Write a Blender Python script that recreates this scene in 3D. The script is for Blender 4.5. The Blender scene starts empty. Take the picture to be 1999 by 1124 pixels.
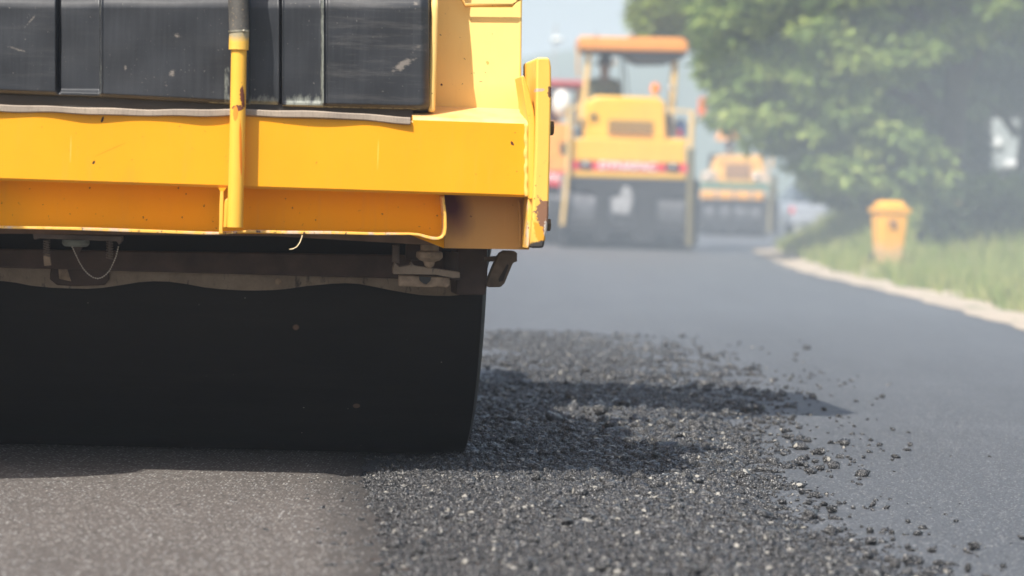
import bpy, bmesh, math, random
import numpy as np
from mathutils import Matrix, Vector
random.seed(7); RNG = np.random.default_rng(11)
sc = bpy.context.scene
COL = sc.collection
R = math.radians
# ------------------------------------------------------------------ camera
FPX = 5833.0; CAMZ = 0.72
PITCH = math.atan(170 / FPX); ROLL = 0.032
F_ = Vector((0, math.cos(PITCH), -math.sin(PITCH)))
R0 = Vector((1, 0, 0)); U0 = Vector((0, math.sin(PITCH), math.cos(PITCH)))
RT = R0 * math.cos(ROLL) + U0 * math.sin(ROLL)
UP = U0 * math.cos(ROLL) - R0 * math.sin(ROLL)
CL = Vector((0, 0, CAMZ))
cam = bpy.data.cameras.new('camera'); cam.lens = 36 * FPX / 1999; cam.sensor_width = 36
cam.clip_end = 6000; cam.clip_start = 0.05
co = bpy.data.objects.new('camera', cam); COL.objects.link(co)
co.matrix_world = Matrix((( RT.x, UP.x, -F_.x, 0), (RT.y, UP.y, -F_.y, 0), (RT.z, UP.z, -F_.z, CAMZ), (0, 0, 0, 1)))
cam.dof.use_dof = True; cam.dof.focus_distance = 7.95; cam.dof.aperture_fstop = 3.6; cam.dof.aperture_blades = 0
sc.camera = co

def ray(px, py): return F_ * FPX + RT * (px - 999.5) + UP * (562 - py)
def G(px, py, z=0.0):
    d = ray(px, py); t = (z - CAMZ) / d.z; return CL + d * t
def atY(px, py, Y):
    d = ray(px, py); return CL + d * (Y / d.y)
class Frame:
    """a machine's own axes: u to its right, v away from the camera side, w up"""
    def __init__(s, o, yaw=0):
        s.o = Vector(o); s.yaw = yaw
        s.u = Vector((math.cos(yaw), math.sin(yaw), 0)); s.v = Vector((-math.sin(yaw), math.cos(yaw), 0))
    def p(s, px, py, v):
        d = ray(px, py); t = (v + (s.o - CL).dot(s.v)) / d.dot(s.v)
        q = CL + d * t - s.o
        return Vector((q.dot(s.u), v, q.z))
# ------------------------------------------------------------------ object helpers
def tag(o, label=None, cat=None, group=None, kind=None):
    if label: o['label'] = label
    if cat: o['category'] = cat
    if group: o['group'] = group
    if kind: o['kind'] = kind
    return o
def empty(name, loc=(0, 0, 0), rz=0, label=None, cat=None, group=None):
    o = bpy.data.objects.new(name, None); COL.objects.link(o); o.location = loc; o.rotation_euler = (0, 0, rz)
    o.empty_display_size = .1
    return tag(o, label, cat, group)
class MB:
    def __init__(s): s.v = []; s.f = []
    def add(s, vs, fs):
        n = len(s.v); s.v += [tuple(x) for x in vs]; s.f += [tuple(i + n for i in f) for f in fs]; return s
    def box(s, a, b):
        x0, y0, z0 = a; x1, y1, z1 = b
        vs = [(x, y, z) for z in (z0, z1) for y in (y0, y1) for x in (x0, x1)]
        return s.add(vs, [(0, 2, 3, 1), (4, 5, 7, 6), (0, 1, 5, 4), (2, 6, 7, 3), (0, 4, 6, 2), (1, 3, 7, 5)])
    def prism(s, pts, axis, a, b):
        """pts: 2D polygon; axis 'v': pts=(u,w) extruded along v a..b; axis 'u': pts=(v,w) extruded along u; axis 'w': (u,v)"""
        mk = {'v': lambda p, t: (p[0], t, p[1]), 'u': lambda p, t: (t, p[0], p[1]), 'w': lambda p, t: (p[0], p[1], t)}[axis]
        n = len(pts)
        vs = [mk(p, a) for p in pts] + [mk(p, b) for p in pts]
        fs = [tuple(range(n)), tuple(range(2 * n - 1, n - 1, -1))] + [(i, i + n, (i + 1) % n + n, (i + 1) % n) for i in range(n)]
        return s.add(vs, fs)
    def tube(s, path, rad, n=12, cap=True):
        path = [Vector(p) for p in path]; m = len(path)
        if not hasattr(rad, '__len__'): rad = [rad] * m
        vs = []; fs = []; ref = None
        for i, p in enumerate(path):
            t = (path[min(i + 1, m - 1)] - path[max(i - 1, 0)]).normalized()
            if ref is None or abs(ref.dot(t)) > .95: ref = Vector((0, 0, 1)) if abs(t.z) < .9 else Vector((1, 0, 0))
            a = (ref - t * ref.dot(t)).normalized(); b = t.cross(a); ref = a
            for k in range(n):
                an = 2 * math.pi * k / n; vs.append(p + (a * math.cos(an) + b * math.sin(an)) * rad[i])
        for i in range(m - 1):
            for k in range(n):
                k2 = (k + 1) % n; fs.append((i * n + k, i * n + k2, (i + 1) * n + k2, (i + 1) * n + k))
        if cap: fs.append(tuple(range(n - 1, -1, -1))); fs.append(tuple(range((m - 1) * n, m * n)))
        return s.add(vs, fs)
    def lathe(s, prof, c, axis=(0, 0, 1), n=24):
        """prof: (radius, height along axis)"""
        ax = Vector(axis).normalized(); c = Vector(c)
        a = ax.orthogonal().normalized(); b = ax.cross(a); vs = []; fs = []
        for r, h in prof:
            for k in range(n):
                an = 2 * math.pi * k / n; vs.append(c + ax * h + (a * math.cos(an) + b * math.sin(an)) * r)
        m = len(prof)
        for i in range(m - 1):
            for k in range(n):
                k2 = (k + 1) % n; fs.append((i * n + k, i * n + k2, (i + 1) * n + k2, (i + 1) * n + k))
        fs.append(tuple(range(n - 1, -1, -1))); fs.append(tuple(range((m - 1) * n, m * n)))
        return s.add(vs, fs)
    def ball(s, c, r, n=10, sc_=(1, 1, 1)):
        pr = [(math.sin(math.pi * i / n) * .9999 + 1e-4, -math.cos(math.pi * i / n)) for i in range(n + 1)]
        c = Vector(c); vs = []; fs = []; m = 2 * n
        for a, h in pr:
            for k in range(m):
                an = 2 * math.pi * k / m; vs.append(c + Vector((a * math.cos(an) * sc_[0], a * math.sin(an) * sc_[1], h * sc_[2])) * r)
        for i in range(n):
            for k in range(m):
                k2 = (k + 1) % m; fs.append((i * m + k, i * m + k2, (i + 1) * m + k2, (i + 1) * m + k))
        return s.add(vs, fs)
    def build(s, name, mat, parent=None, bevel=0, smooth=False, seg=2, sub=0, recalc=True):
        me = bpy.data.meshes.new(name); me.from_pydata(s.v, [], s.f)
        if recalc:
            bm = bmesh.new(); bm.from_mesh(me); bmesh.ops.recalc_face_normals(bm, faces=bm.faces[:]); bm.to_mesh(me); bm.free()
        me.materials.append(mat); me.update()
        o = bpy.data.objects.new(name, me); COL.objects.link(o)
        if parent: o.parent = parent
        if bevel:
            b = o.modifiers.new('bevel', 'BEVEL'); b.width = bevel; b.segments = seg; b.limit_method = 'ANGLE'; b.angle_limit = R(35)
            b.harden_normals = False
        if sub:
            q = o.modifiers.new('sub', 'SUBSURF'); q.levels = q.render_levels = sub
        if smooth or bevel:
            me.shade_smooth() if smooth is True else None
            if bevel or smooth == 'auto':
                me.shade_smooth()
                try:
                    me.set_sharp_from_angle(angle=R(35))
                except Exception: pass
        return o
def npmesh(name, V, Fc, mat, parent=None, smooth=False):
    me = bpy.data.meshes.new(name); V = np.asarray(V, np.float32); Fc = np.asarray(Fc, np.int32); k = Fc.shape[1]
    me.vertices.add(len(V)); me.vertices.foreach_set('co', V.ravel())
    me.loops.add(Fc.size); me.loops.foreach_set('vertex_index', Fc.ravel())
    me.polygons.add(len(Fc)); me.polygons.foreach_set('loop_start', np.arange(0, Fc.size, k, dtype=np.int32))
    me.update(calc_edges=True); me.validate()
    if smooth: me.shade_smooth()
    me.materials.append(mat)
    o = bpy.data.objects.new(name, me); COL.objects.link(o)
    if parent: o.parent = parent
    return o
# ------------------------------------------------------------------ materials
class NT:
    def __init__(s, name):
        s.m = bpy.data.materials.new(name); s.m.use_nodes = True; s.t = s.m.node_tree; s.n = s.t.nodes
        s.b = s.n['Principled BSDF']; s.co = s.n.new('ShaderNodeTexCoord').outputs['Object']
    def L(s, a, b): s.t.links.new(a, b)
    def put(s, sock, val):
        if hasattr(val, 'node'): s.L(val, sock)
        elif val is not None: sock.default_value = val
    def map(s, scale=(1, 1, 1), rot=(0, 0, 0), loc=(0, 0, 0)):
        n = s.n.new('ShaderNodeMapping'); s.L(s.co, n.inputs[0]); n.inputs['Scale'].default_value = scale
        n.inputs['Rotation'].default_value = rot; n.inputs['Location'].default_value = loc; return n.outputs[0]
    def noise(s, scale, detail=4, rough=.55, vec=None, dist=0):
        n = s.n.new('ShaderNodeTexNoise'); n.inputs['Scale'].default_value = scale; n.inputs['Detail'].default_value = detail
        n.inputs['Roughness'].default_value = rough; n.inputs['Distortion'].default_value = dist; s.L(vec or s.co, n.inputs['Vector']); return n.outputs['Fac']
    def vor(s, scale, vec=None, feat='F1', out='Distance'):
        n = s.n.new('ShaderNodeTexVoronoi'); n.feature = feat; n.inputs['Scale'].default_value = scale; s.L(vec or s.co, n.inputs['Vector']); return n.outputs[out]
    def ramp(s, fac, stops):
        n = s.n.new('ShaderNodeValToRGB'); e = n.color_ramp.elements
        while len(e) < len(stops): e.new(.5)
        for i, (p, c) in enumerate(stops):
            e[i].position = p; e[i].color = (c, c, c, 1) if not hasattr(c, '__len__') else tuple(c) + (1,) * (4 - len(c))
        s.L(fac, n.inputs[0]); return n.outputs[0]
    def mix(s, fac, a, b, mode='MIX'):
        n = s.n.new('ShaderNodeMix'); n.data_type = 'RGBA'; n.blend_type = mode
        s.put(n.inputs[0], fac); s.put(n.inputs[6], a if hasattr(a, 'node') else tuple(a) + (1,)); s.put(n.inputs[7], b if hasattr(b, 'node') else tuple(b) + (1,))
        return n.outputs[2]
    def math(s, op, a, b=None, c=None):
        n = s.n.new('ShaderNodeMath'); n.operation = op; n.use_clamp = False
        for i, x in enumerate((a, b, c)):
            if x is not None: s.put(n.inputs[i], x)
        return n.outputs[0]
    def attr(s, name, out='Fac'):
        n = s.n.new('ShaderNodeAttribute'); n.attribute_name = name; return n.outputs[out]
    def sep(s, vec=None):
        n = s.n.new('ShaderNodeSeparateXYZ'); s.L(vec or s.co, n.inputs[0]); return n.outputs
    def spot(s, c, rad, rot=0, ns=60, amt=.8, edge=.15):
        """a worn patch of its own shape at local place c, ragged by noise; 0..1"""
        m = s.n.new('ShaderNodeVectorMath'); m.operation = 'SUBTRACT'; s.L(s.co, m.inputs[0]); m.inputs[1].default_value = c
        r = s.n.new('ShaderNodeMapping'); r.vector_type = 'POINT'; s.L(m.outputs[0], r.inputs[0]); r.inputs['Rotation'].default_value = (0, rot, 0)
        d = s.n.new('ShaderNodeVectorMath'); d.operation = 'DIVIDE'; s.L(r.outputs[0], d.inputs[0]); d.inputs[1].default_value = rad
        l = s.n.new('ShaderNodeVectorMath'); l.operation = 'LENGTH'; s.L(d.outputs[0], l.inputs[0])
        v = s.math('ADD', l.outputs['Value'], s.math('MULTIPLY', s.math('SUBTRACT', s.noise(ns, 4), .5), amt * 2))
        return s.ramp(v, [(max(0, 1 - edge), 1.0), (1.0, 0.0)])
    def bump(s, h, strength=.3, dist=.01, normal=None):
        n = s.n.new('ShaderNodeBump'); n.inputs['Strength'].default_value = strength; n.inputs['Distance'].default_value = dist
        s.L(h, n.inputs['Height'])
        if normal: s.L(normal, n.inputs['Normal'])
        return n.outputs[0]
    def out(s, col, rough=.5, metal=0, normal=None, spec=None):
        s.put(s.b.inputs['Base Color'], col if hasattr(col, 'node') else tuple(col) + (1,)); s.put(s.b.inputs['Roughness'], rough)
        s.put(s.b.inputs['Metallic'], metal)
        if normal: s.L(normal, s.b.inputs['Normal'])
        if spec is not None: s.b.inputs['Specular IOR Level'].default_value = spec
        return s.m
def simple(name, col, rough=.5, metal=0, ns=8, var=.25, bs=0):
    t = NT(name); f = t.noise(ns, 5); c = t.mix(t.ramp(f, [(.3, 0.), (.7, 1.)]), [x * (1 - var) for x in col], [min(1, x * (1 + var)) for x in col])
    return t.out(c, rough, metal, t.bump(t.noise(ns * 12, 3), bs, .002) if bs else None)
YEL = (.85, .355, .006)
def yellow(name, base=YEL, specks=True, patches=(), edge=(), rough=.36, soft=.15):
    t = NT(name)
    c = t.mix(t.ramp(t.noise(2.2, 4, vec=t.map((1, 1, .6))), [(.35, 0.), (.7, 1.)]), [x * .93 for x in base], [min(1, base[0] * 1.04), base[1] * 1.08, base[2] * 1.3 + .003])
    streak = t.ramp(t.noise(9, 5, .7, t.map((6, 6, .35))), [(.55, 0.), (.75, .16)])
    c = t.mix(streak, c, (.62, .36, .10))
    if specks:
        sp = t.ramp(t.noise(75, 3, .6), [(.70, 0.), (.72, .9)])
        c = t.mix(sp, c, (.10, .05, .02))
        sp2 = t.ramp(t.vor(55), [(.03, 1.), (.05, 0.)]); big = t.ramp(t.noise(7, 2), [(.55, 0.), (.6, 1.)])
        c = t.mix(t.math('MULTIPLY', sp2, big), c, (.07, .035, .02))
    gn = t.n.new('ShaderNodeNewGeometry'); up_ = t.sep(gn.outputs['Normal'])[2]
    c = t.mix(t.math('MULTIPLY', t.ramp(up_, [(.35, 0.), (.65, .75)]), t.ramp(t.noise(12, 5), [(.3, .55), (.6, 1.)])), c, (.80, .58, .30))
    grime = t.ramp(t.noise(4, 6, .7, t.map((1.5, 1, .6))), [(.58, 0.), (.85, .22)]); c = t.mix(grime, c, (.38, .20, .05))
    rm = None
    for (ce, ra, ro, col, ns, am) in patches:
        k = t.spot(ce, ra, ro, ns, am, soft); c = t.mix(k, c, col)
        rm = k if rm is None else t.math('MAXIMUM', rm, k)
    rg = t.math('ADD', rough, t.math('MULTIPLY', t.noise(14, 4), .18))
    if rm: rg = t.math('ADD', rg, t.math('MULTIPLY', rm, .4))
    return t.out(c, rg, 0, t.bump(t.noise(30, 3), .10, .004), .28)
RUST = (.09, .03, .018); RUST2 = (.16, .07, .04); BARE = (.42, .33, .27)
# ------------------------------------------------------------------ light, sky
world = bpy.data.worlds.new('World'); sc.world = world; world.use_nodes = True
wn = world.node_tree.nodes; wl = world.node_tree.links
SUN = Vector((-.42, -.64, 1.0)).normalized()
sky = wn.new('ShaderNodeTexSky'); sky.sky_type = 'NISHITA'; sky.sun_disc = False
sky.sun_elevation = math.asin(SUN.z); sky.sun_rotation = math.atan2(SUN.x, SUN.y)
sky.dust_density = 3.5; sky.air_density = 1.0; sky.ozone_density = 1.5
wl.new(sky.outputs[0], wn['Background'].inputs[0]); wn['Background'].inputs[1].default_value = .10
sl = bpy.data.lights.new('sun', 'SUN'); sl.energy = 4.6; sl.angle = R(.5); sl.color = (1, .955, .88)
so = bpy.data.objects.new('sun', sl); COL.objects.link(so); so.rotation_euler = SUN.to_track_quat('Z', 'Y').to_euler(); so.location = (-4, -6, 12)
sc.view_settings.view_transform = 'Standard'; sc.view_settings.look = 'None'; sc.view_settings.exposure = .70; sc.view_settings.gamma = 1
sc.render.engine = 'CYCLES'
cy = sc.cycles; cy.use_denoising = True; cy.max_bounces = 8; cy.diffuse_bounces = 3; cy.glossy_bounces = 3; cy.volume_bounces = 1; cy.sample_clamp_indirect = 6
try: cy.denoiser = 'OPENIMAGEDENOISE'
except Exception: pass
# ------------------------------------------------------------------ ground and road
def sstep(a, b, x):
    t = np.clip((np.asarray(x, float) - a) / (b - a), 0, 1); return t * t * (3 - 2 * t)
def edgeX(Y):   # right edge of the asphalt
    Y = np.asarray(Y, float); return np.interp(Y, [0, 19, 34, 44, 49, 53, 57, 62, 75, 100, 140, 300], [3.2, 3.3, 3.42, 3.7, 3.95, 4.3, 5.0, 5.9, 7.7, 10.6, 13, 20]) + .06 * np.sin(Y * .31)
def tz(X, Y):
    X = np.asarray(X, float); Y = np.asarray(Y, float)
    e = edgeX(Y)
    z = .80 * sstep(e + .3, e + 2.1, X) * sstep(33, 46, Y) * (1 - .75 * sstep(50, 66, Y)) + .05 * sstep(e + .3, e + 1.5, X)
    return z + .03 * np.sin(X * 2.1 + Y * .7) * sstep(e + .5, e + 1.5, X)
def GT(px, py):
    d = ray(px, py); d = d / d.y
    y = 6.0
    while y < 400:
        q = CL + d * y
        if q.z <= float(tz(q.x, q.y)): return q
        y += .05
    return q
def asph(name, c0, c1, speck, sval, sc1=150, rough=.5, bst=.6, hue=(.35, .25, .2)):
    t = NT(name)
    big = t.ramp(t.noise(1.6, 5), [(.3, 0.), (.7, 1.)]); c = t.mix(big, c0, c1)
    lane = t.ramp(t.noise(2.2, 4, .6, t.map((1.2, .05, 1))), [(.40, 0.), (.62, 1.)]); c = t.mix(t.math('MULTIPLY', lane, .45), c, [x * .62 for x in c0])
    pat = t.ramp(t.noise(.55, 6, .6), [(.50, 0.), (.66, .35)]); c = t.mix(pat, c, [x * 1.5 for x in c1])
    c = t.mix(t.ramp(t.noise(sc1 * 1.2, 3, .7), [(.35, 0.), (.7, .75)]), c, [x * 2.4 for x in c1])
    c = t.mix(t.ramp(t.noise(sc1 * .55, 2, .6), [(.30, .8), (.44, 0.)]), c, [x * .3 for x in c0])
    vc = t.n.new('ShaderNodeTexVoronoi'); vc.inputs['Scale'].default_value = sc1; t.L(t.co, vc.inputs['Vector'])
    rnd = t.sep(vc.outputs['Color'])[0]
    m = t.math('MULTIPLY', t.ramp(rnd, [(1 - speck, 0.), (1 - speck + .01, 1.)]), t.ramp(vc.outputs['Distance'], [(.28, 1.), (.42, 0.)]))
    tint = t.mix(t.sep(vc.outputs['Color'])[1], [sval, sval * .93, sval * .82], [sval * .95, sval, sval * 1.02])
    c = t.mix(m, c, tint)  # pale stone specks, with surface glitter put into their colour
    b = t.bump(t.noise(sc1 * 1.1, 3, .7), bst, .004); b = t.bump(t.vor(sc1 * .6), bst * .6, .004, b)
    return t.out(c, t.math('ADD', rough, t.math('MULTIPLY', t.noise(sc1, 2), .2)), 0, b, .35)
m_dirt = simple('dry_dirt', (.30, .235, .16), .95, 0, 1.2, .25, .3)
m_mat = asph('fresh_smooth_asphalt', (.050, .053, .058), (.070, .074, .081), .14, .50, 150, .42, 1.2)
m_old = asph('rolled_asphalt', (.058, .052, .048), (.084, .074, .067), .24, .55, 125, .6, 1.3)
m_shoulder = simple('pale_sandy_shoulder', (.40, .33, .25), .95, 0, 3, .22, .5)
m_soil = NT('grassy_soil'); t = m_soil
c = t.mix(t.ramp(t.noise(1.3, 6, .65), [(.46, 0.), (.60, 1.)]), (.11, .15, .05), (.34, .29, .19)); m_soil = t.out(c, .95, 0, t.bump(t.noise(20, 4), .5, .02))
# the ground sheet: a strip mesh finer near the verge, reaching the horizon
def sheet(name, xs, ys, zf, mat, smooth=True):
    X, Y = np.meshgrid(xs, ys); Z = zf(X, Y); n = len(xs); m = len(ys)
    V = np.stack([X, Y, Z], -1).reshape(-1, 3)
    i = np.arange(n * m).reshape(m, n); Fc = np.stack([i[:-1, :-1], i[:-1, 1:], i[1:, 1:], i[1:, :-1]], -1).reshape(-1, 4)
    return npmesh(name, V, Fc, mat, None, smooth)
g = sheet('ground', np.r_[-1500, -60, np.linspace(-12, 30, 106), 60, 1500], np.r_[-30, 0, np.linspace(8, 120, 141), 200, 600, 3000], lambda X, Y: tz(X, Y) - .004, m_soil)
tag(g, kind='structure')
def strip(name, f0, f1, ys, z, mat, nx=6):
    ys = np.asarray(ys, float); a = np.array([f0(y) for y in ys]); b = np.array([f1(y) for y in ys]); t = np.linspace(0, 1, nx)
    X = a[:, None] + (b - a)[:, None] * t[None]; Y = np.repeat(ys[:, None], nx, 1)
    Z = (tz(X, Y) if callable(z) is False and z is None else np.full_like(X, z if z is not None else 0))
    V = np.stack([X, Y, Z], -1).reshape(-1, 3); m = len(ys); i = np.arange(nx * m).reshape(m, nx)
    Fc = np.stack([i[:-1, :-1], i[:-1, 1:], i[1:, 1:], i[1:, :-1]], -1).reshape(-1, 4)
    o = npmesh(name, V, Fc, mat); tag(o, kind='structure'); return o
wob = lambda y: float(edgeX(y)) + .03 * math.sin(y * 2.3) + .02 * math.sin(y * 5.1 + 1)
strip('road', lambda y: -9.0, wob, np.r_[-20, np.linspace(2, 130, 400), 260], .004, m_mat)
sh = sheet('dirt_shoulder', np.linspace(0, 1, 9), np.linspace(2, 130, 400), lambda X, Y: X * 0, m_shoulder)
me = sh.data; n = len(me.vertices); c_ = np.empty(n * 3, np.float32); me.vertices.foreach_get('co', c_); c_ = c_.reshape(-1, 3)
wid = 1.1 + .22 * np.sin(c_[:, 1] * .9) + .16 * np.sin(c_[:, 1] * 2.9 + 1) + .08 * np.sin(c_[:, 1] * 7.3)
c_[:, 0] = np.array([wob(y) for y in c_[:, 1]]) - .03 + c_[:, 0] * wid
c_[:, 2] = tz(c_[:, 0], c_[:, 1]) + .009 + .02 * np.sin(c_[:, 0] * 9 + c_[:, 1] * 2) * sstep(0, .3, c_[:, 0] - edgeX(c_[:, 1]))
me.vertices.foreach_set('co', c_.ravel()); tag(sh, kind='structure')
# rolled strip on the left
def edge_dark(m, a, b):
    t = NT.__new__(NT); t.m = m; t.t = m.node_tree; t.n = t.t.nodes; t.b = t.n['Principled BSDF']; t.co = t.n['Texture Coordinate'].outputs['Object']
    src = t.b.inputs['Base Color'].links[0].from_socket; x, y, z = t.sep()
    d = t.math('SUBTRACT', t.math('ADD', a, t.math('MULTIPLY', y, b)), x)
    d = t.math('ADD', d, t.math('MULTIPLY', t.math('SUBTRACT', t.noise(14, 5, .7), .5), .16))
    k = t.ramp(d, [(.0, 1.), (.04, .8), (.14, 0.)]); t.L(t.mix(t.math('MULTIPLY', k, .6), src, (.016, .016, .017)), t.b.inputs['Base Color'])
lb = [G(752, 1180), G(748, 1124), G(735, 1030), G(705, 930), G(720, 880)]
_b = (lb[3].x - lb[1].x) / (lb[3].y - lb[1].y); edge_dark(m_old, lb[1].x - _b * lb[1].y, _b)
def oldR(y):
    ys = [p.y for p in lb]; xs = [p.x for p in lb]
    return float(np.interp(y, ys, xs)) + .006 * math.sin(y * 23) + .004 * math.sin(y * 61)
strip('rolled_strip', lambda y: -5.0, oldR, np.linspace(1, 8.75, 160), .008, m_old)
# ------------------------------------------------------------------ loose asphalt mix
poly_px = [(640, 1300), (748, 1124), (735, 1030), (700, 935), (760, 915), (850, 890), (915, 875), (930, 800), (938, 700), (940, 640), (990, 622), (1100, 650), (1190, 668), (1290, 700), (1350, 742), (1400, 790),
           (1420, 850), (1450, 905), (1475, 960), (1540, 1030), (1640, 1085), (1720, 1124), (1850, 1200), (2000, 1300)]
poly = np.array([[G(x, y).x, G(x, y).y] for x, y in poly_px])
def sdist(P):
    """signed distance, positive inside"""
    d = np.full(len(P), 1e9); ins = np.zeros(len(P), bool); n = len(poly)
    for i in range(n):
        a, b = poly[i], poly[(i + 1) % n]; e = b - a
        t = np.clip(((P - a) @ e) / (e @ e), 0, 1); q = P - (a + t[:, None] * e); d = np.minimum(d, np.hypot(q[:, 0], q[:, 1]))
        c = ((a[1] > P[:, 1]) != (b[1] > P[:, 1])); xi = a[0] + (P[:, 1] - a[1]) / ((b[1] - a[1]) if b[1] != a[1] else 1e-9) * e[0]
        ins ^= c & (P[:, 0] < xi)
    return np.where(ins, d, -d)
def vnoise(P, s, seed=0):
    """cheap smooth value noise"""
    q = P * s; i = np.floor(q).astype(int); f = q - i; f = f * f * (3 - 2 * f)
    def h(a, b): 
        v = np.sin(a * 127.1 + b * 311.7 + seed * 74.7) * 43758.5453; return v - np.floor(v)
    a, b = i[:, 0], i[:, 1]
    return (h(a, b) * (1 - f[:, 0]) + h(a + 1, b) * f[:, 0]) * (1 - f[:, 1]) + (h(a, b + 1) * (1 - f[:, 0]) + h(a + 1, b + 1) * f[:, 0]) * f[:, 1]
def bedz(P): return _bedz(P) * (1 - .75 * sstep(8.5, 11, P[:, 1]))
def _bedz(P):
    s = sdist(P); w = vnoise(P, 9, 3) * .6 + vnoise(P, 23, 5) * .4
    return .004 + np.clip(s + (w - .5) * .06, 0, .2) / .2 * .012 * (.4 + w) + np.clip(s, 0, .12) / .12 * .006 - .004 * (s < -.01)
m_loose = NT('loose_black_mix')
_t = m_loose
_c = _t.mix(_t.ramp(_t.noise(60, 3), [(.35, 0.), (.7, 1.)]), (.009, .009, .010), (.030, .030, .032))
_c = _t.mix(_t.ramp(_t.noise(300, 2, .7), [(.585, 0.), (.66, .95)]), _c, (.50, .49, .48))  # sun glints on the mix put into the colour as pale flecks
_v = _t.n.new('ShaderNodeTexVoronoi'); _v.inputs['Scale'].default_value = 95; _t.L(_t.co, _v.inputs['Vector'])
_c = _t.mix(_t.ramp(_t.sep(_v.outputs['Color'])[0], [(.972, 0.), (.976, 1.)]), _c, (.36, .34, .30))
m_loose = _t.out(_c, _t.math('ADD', .14, _t.math('MULTIPLY', _t.noise(150, 2), .3)), 0, _t.bump(_t.noise(260, 3, .7), 1.0, .004), .6)
t_ = (1 + 5 ** .5) / 2
ICO = np.array([(-1, t_, 0), (1, t_, 0), (-1, -t_, 0), (1, -t_, 0), (0, -1, t_), (0, 1, t_), (0, -1, -t_), (0, 1, -t_), (t_, 0, -1), (t_, 0, 1), (-t_, 0, -1), (-t_, 0, 1)], float) / math.hypot(1, t_)
ICF = np.array([(0, 11, 5), (0, 5, 1), (0, 1, 7), (0, 7, 10), (0, 10, 11), (1, 5, 9), (5, 11, 4), (11, 10, 2), (10, 7, 6), (7, 1, 8), (3, 9, 4), (3, 4, 2), (3, 2, 6), (3, 6, 8), (3, 8, 9), (4, 9, 5), (2, 4, 11), (6, 2, 10), (8, 6, 7), (9, 8, 1)])
def rocks(P, rad, z, flat=.62):
    n = len(P); V = np.repeat(ICO[None], n, 0) * (1 + RNG.uniform(-.42, .42, (n, 12, 1)))
    V *= np.stack([RNG.uniform(.7, 1.35, n), RNG.uniform(.7, 1.25, n), RNG.uniform(flat * .7, flat * 1.35, n)], -1)[:, None]
    a = RNG.uniform(0, 6.28, n); b = RNG.normal(0, .45, n)
    cb, sb = np.cos(b)[:, None], np.sin(b)[:, None]; x = V[:, :, 0] * cb + V[:, :, 2] * sb; zz = -V[:, :, 0] * sb + V[:, :, 2] * cb; V[:, :, 0] = x; V[:, :, 2] = zz
    ca, sa = np.cos(a)[:, None], np.sin(a)[:, None]; x = V[:, :, 0] * ca - V[:, :, 1] * sa; y = V[:, :, 0] * sa + V[:, :, 1] * ca; V[:, :, 0] = x; V[:, :, 1] = y
    V *= rad[:, None, None]; V += np.stack([P[:, 0], P[:, 1], z], -1)[:, None]
    return V.reshape(-1, 3), (ICF[None] + (np.arange(n) * 12)[:, None, None]).reshape(-1, 3)
def scatter(n, y0, y1, rmed, soft):
    y = RNG.uniform(y0, y1, n); x = RNG.uniform(-.55, 1.6, n); P = np.stack([x, y], -1); far = sstep(9, 13, y); s = sdist(P) + (vnoise(P, 5, 9) - .5) * .10 * (1 + 5 * far)
    right = x > .1
    out = np.where(right, np.exp(np.minimum(s, 0) / soft) * .55, np.exp(np.minimum(s, 0) / .045) * .6)
    clump = .25 + 1.2 * (vnoise(P, 14, 2) > .55)
    keep = ((s > .012) & (RNG.uniform(0, 1, n) < .25 + s / (.02 + .75 * far))) | ((s <= .012) & (RNG.uniform(0, 1, n) < out * clump)); P = P[keep]; s = s[keep]
    r = rmed * np.exp(RNG.normal(0, .42, len(P))); r = np.clip(r, rmed * .4, rmed * 3.2)
    r *= 1 + .25 * sstep(.0, .4, P[:, 0])
    z = np.maximum(bedz(P), .004) + r * RNG.uniform(.1, .55, len(P)); return P, r, z
parts_ = [scatter(14000, 4.4, 5.4, .0045, .06), scatter(190000, 5.35, 8.2, .0026, .05), scatter(16000, 5.35, 8.4, .0056, .10), scatter(60000, 8.2, 11.5, .0042, .10), scatter(6500, 8.2, 11.8, .0080, .16), scatter(20000, 11.5, 16.5, .0068, .18)]
VV = []; FF = []; off = 0
for P, r, z in parts_:
    a, b = rocks(P, r, z); VV.append(a); FF.append(b + off); off += len(a)
# bed under them
bx = np.linspace(-.6, 1.7, 231); by = np.linspace(4.2, 17, 760); X, Y = np.meshgrid(bx, by); P = np.stack([X.ravel(), Y.ravel()], -1)
s_ = sdist(P); Z = bedz(P) + np.where(s_ > -.02, (vnoise(P, 60, 1) - .5) * .006, 0); Z = np.where(s_ < 0, -.05, Z)
i = np.arange(len(P)).reshape(760, 231); q = np.stack([i[:-1, :-1], i[:-1, 1:], i[1:, 1:], i[1:, :-1]], -1).reshape(-1, 4)
sq = s_ - .42 * sstep(9.5, 12.5, P[:, 1]) + (vnoise(P, 8, 6) - .5) * .3 * sstep(9, 12, P[:, 1]); q = q[(sq[q] > 0).any(1)]; tri = np.concatenate([q[:, [0, 1, 2]], q[:, [0, 2, 3]]])
VV.append(np.c_[P, Z]); FF.append(tri + off)
lo = npmesh('loose_asphalt', np.concatenate(VV), np.concatenate(FF), m_loose)
tag(lo, 'bed of loose crushed black asphalt mix beside the roller drum', 'loose asphalt', kind='stuff')
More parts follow.
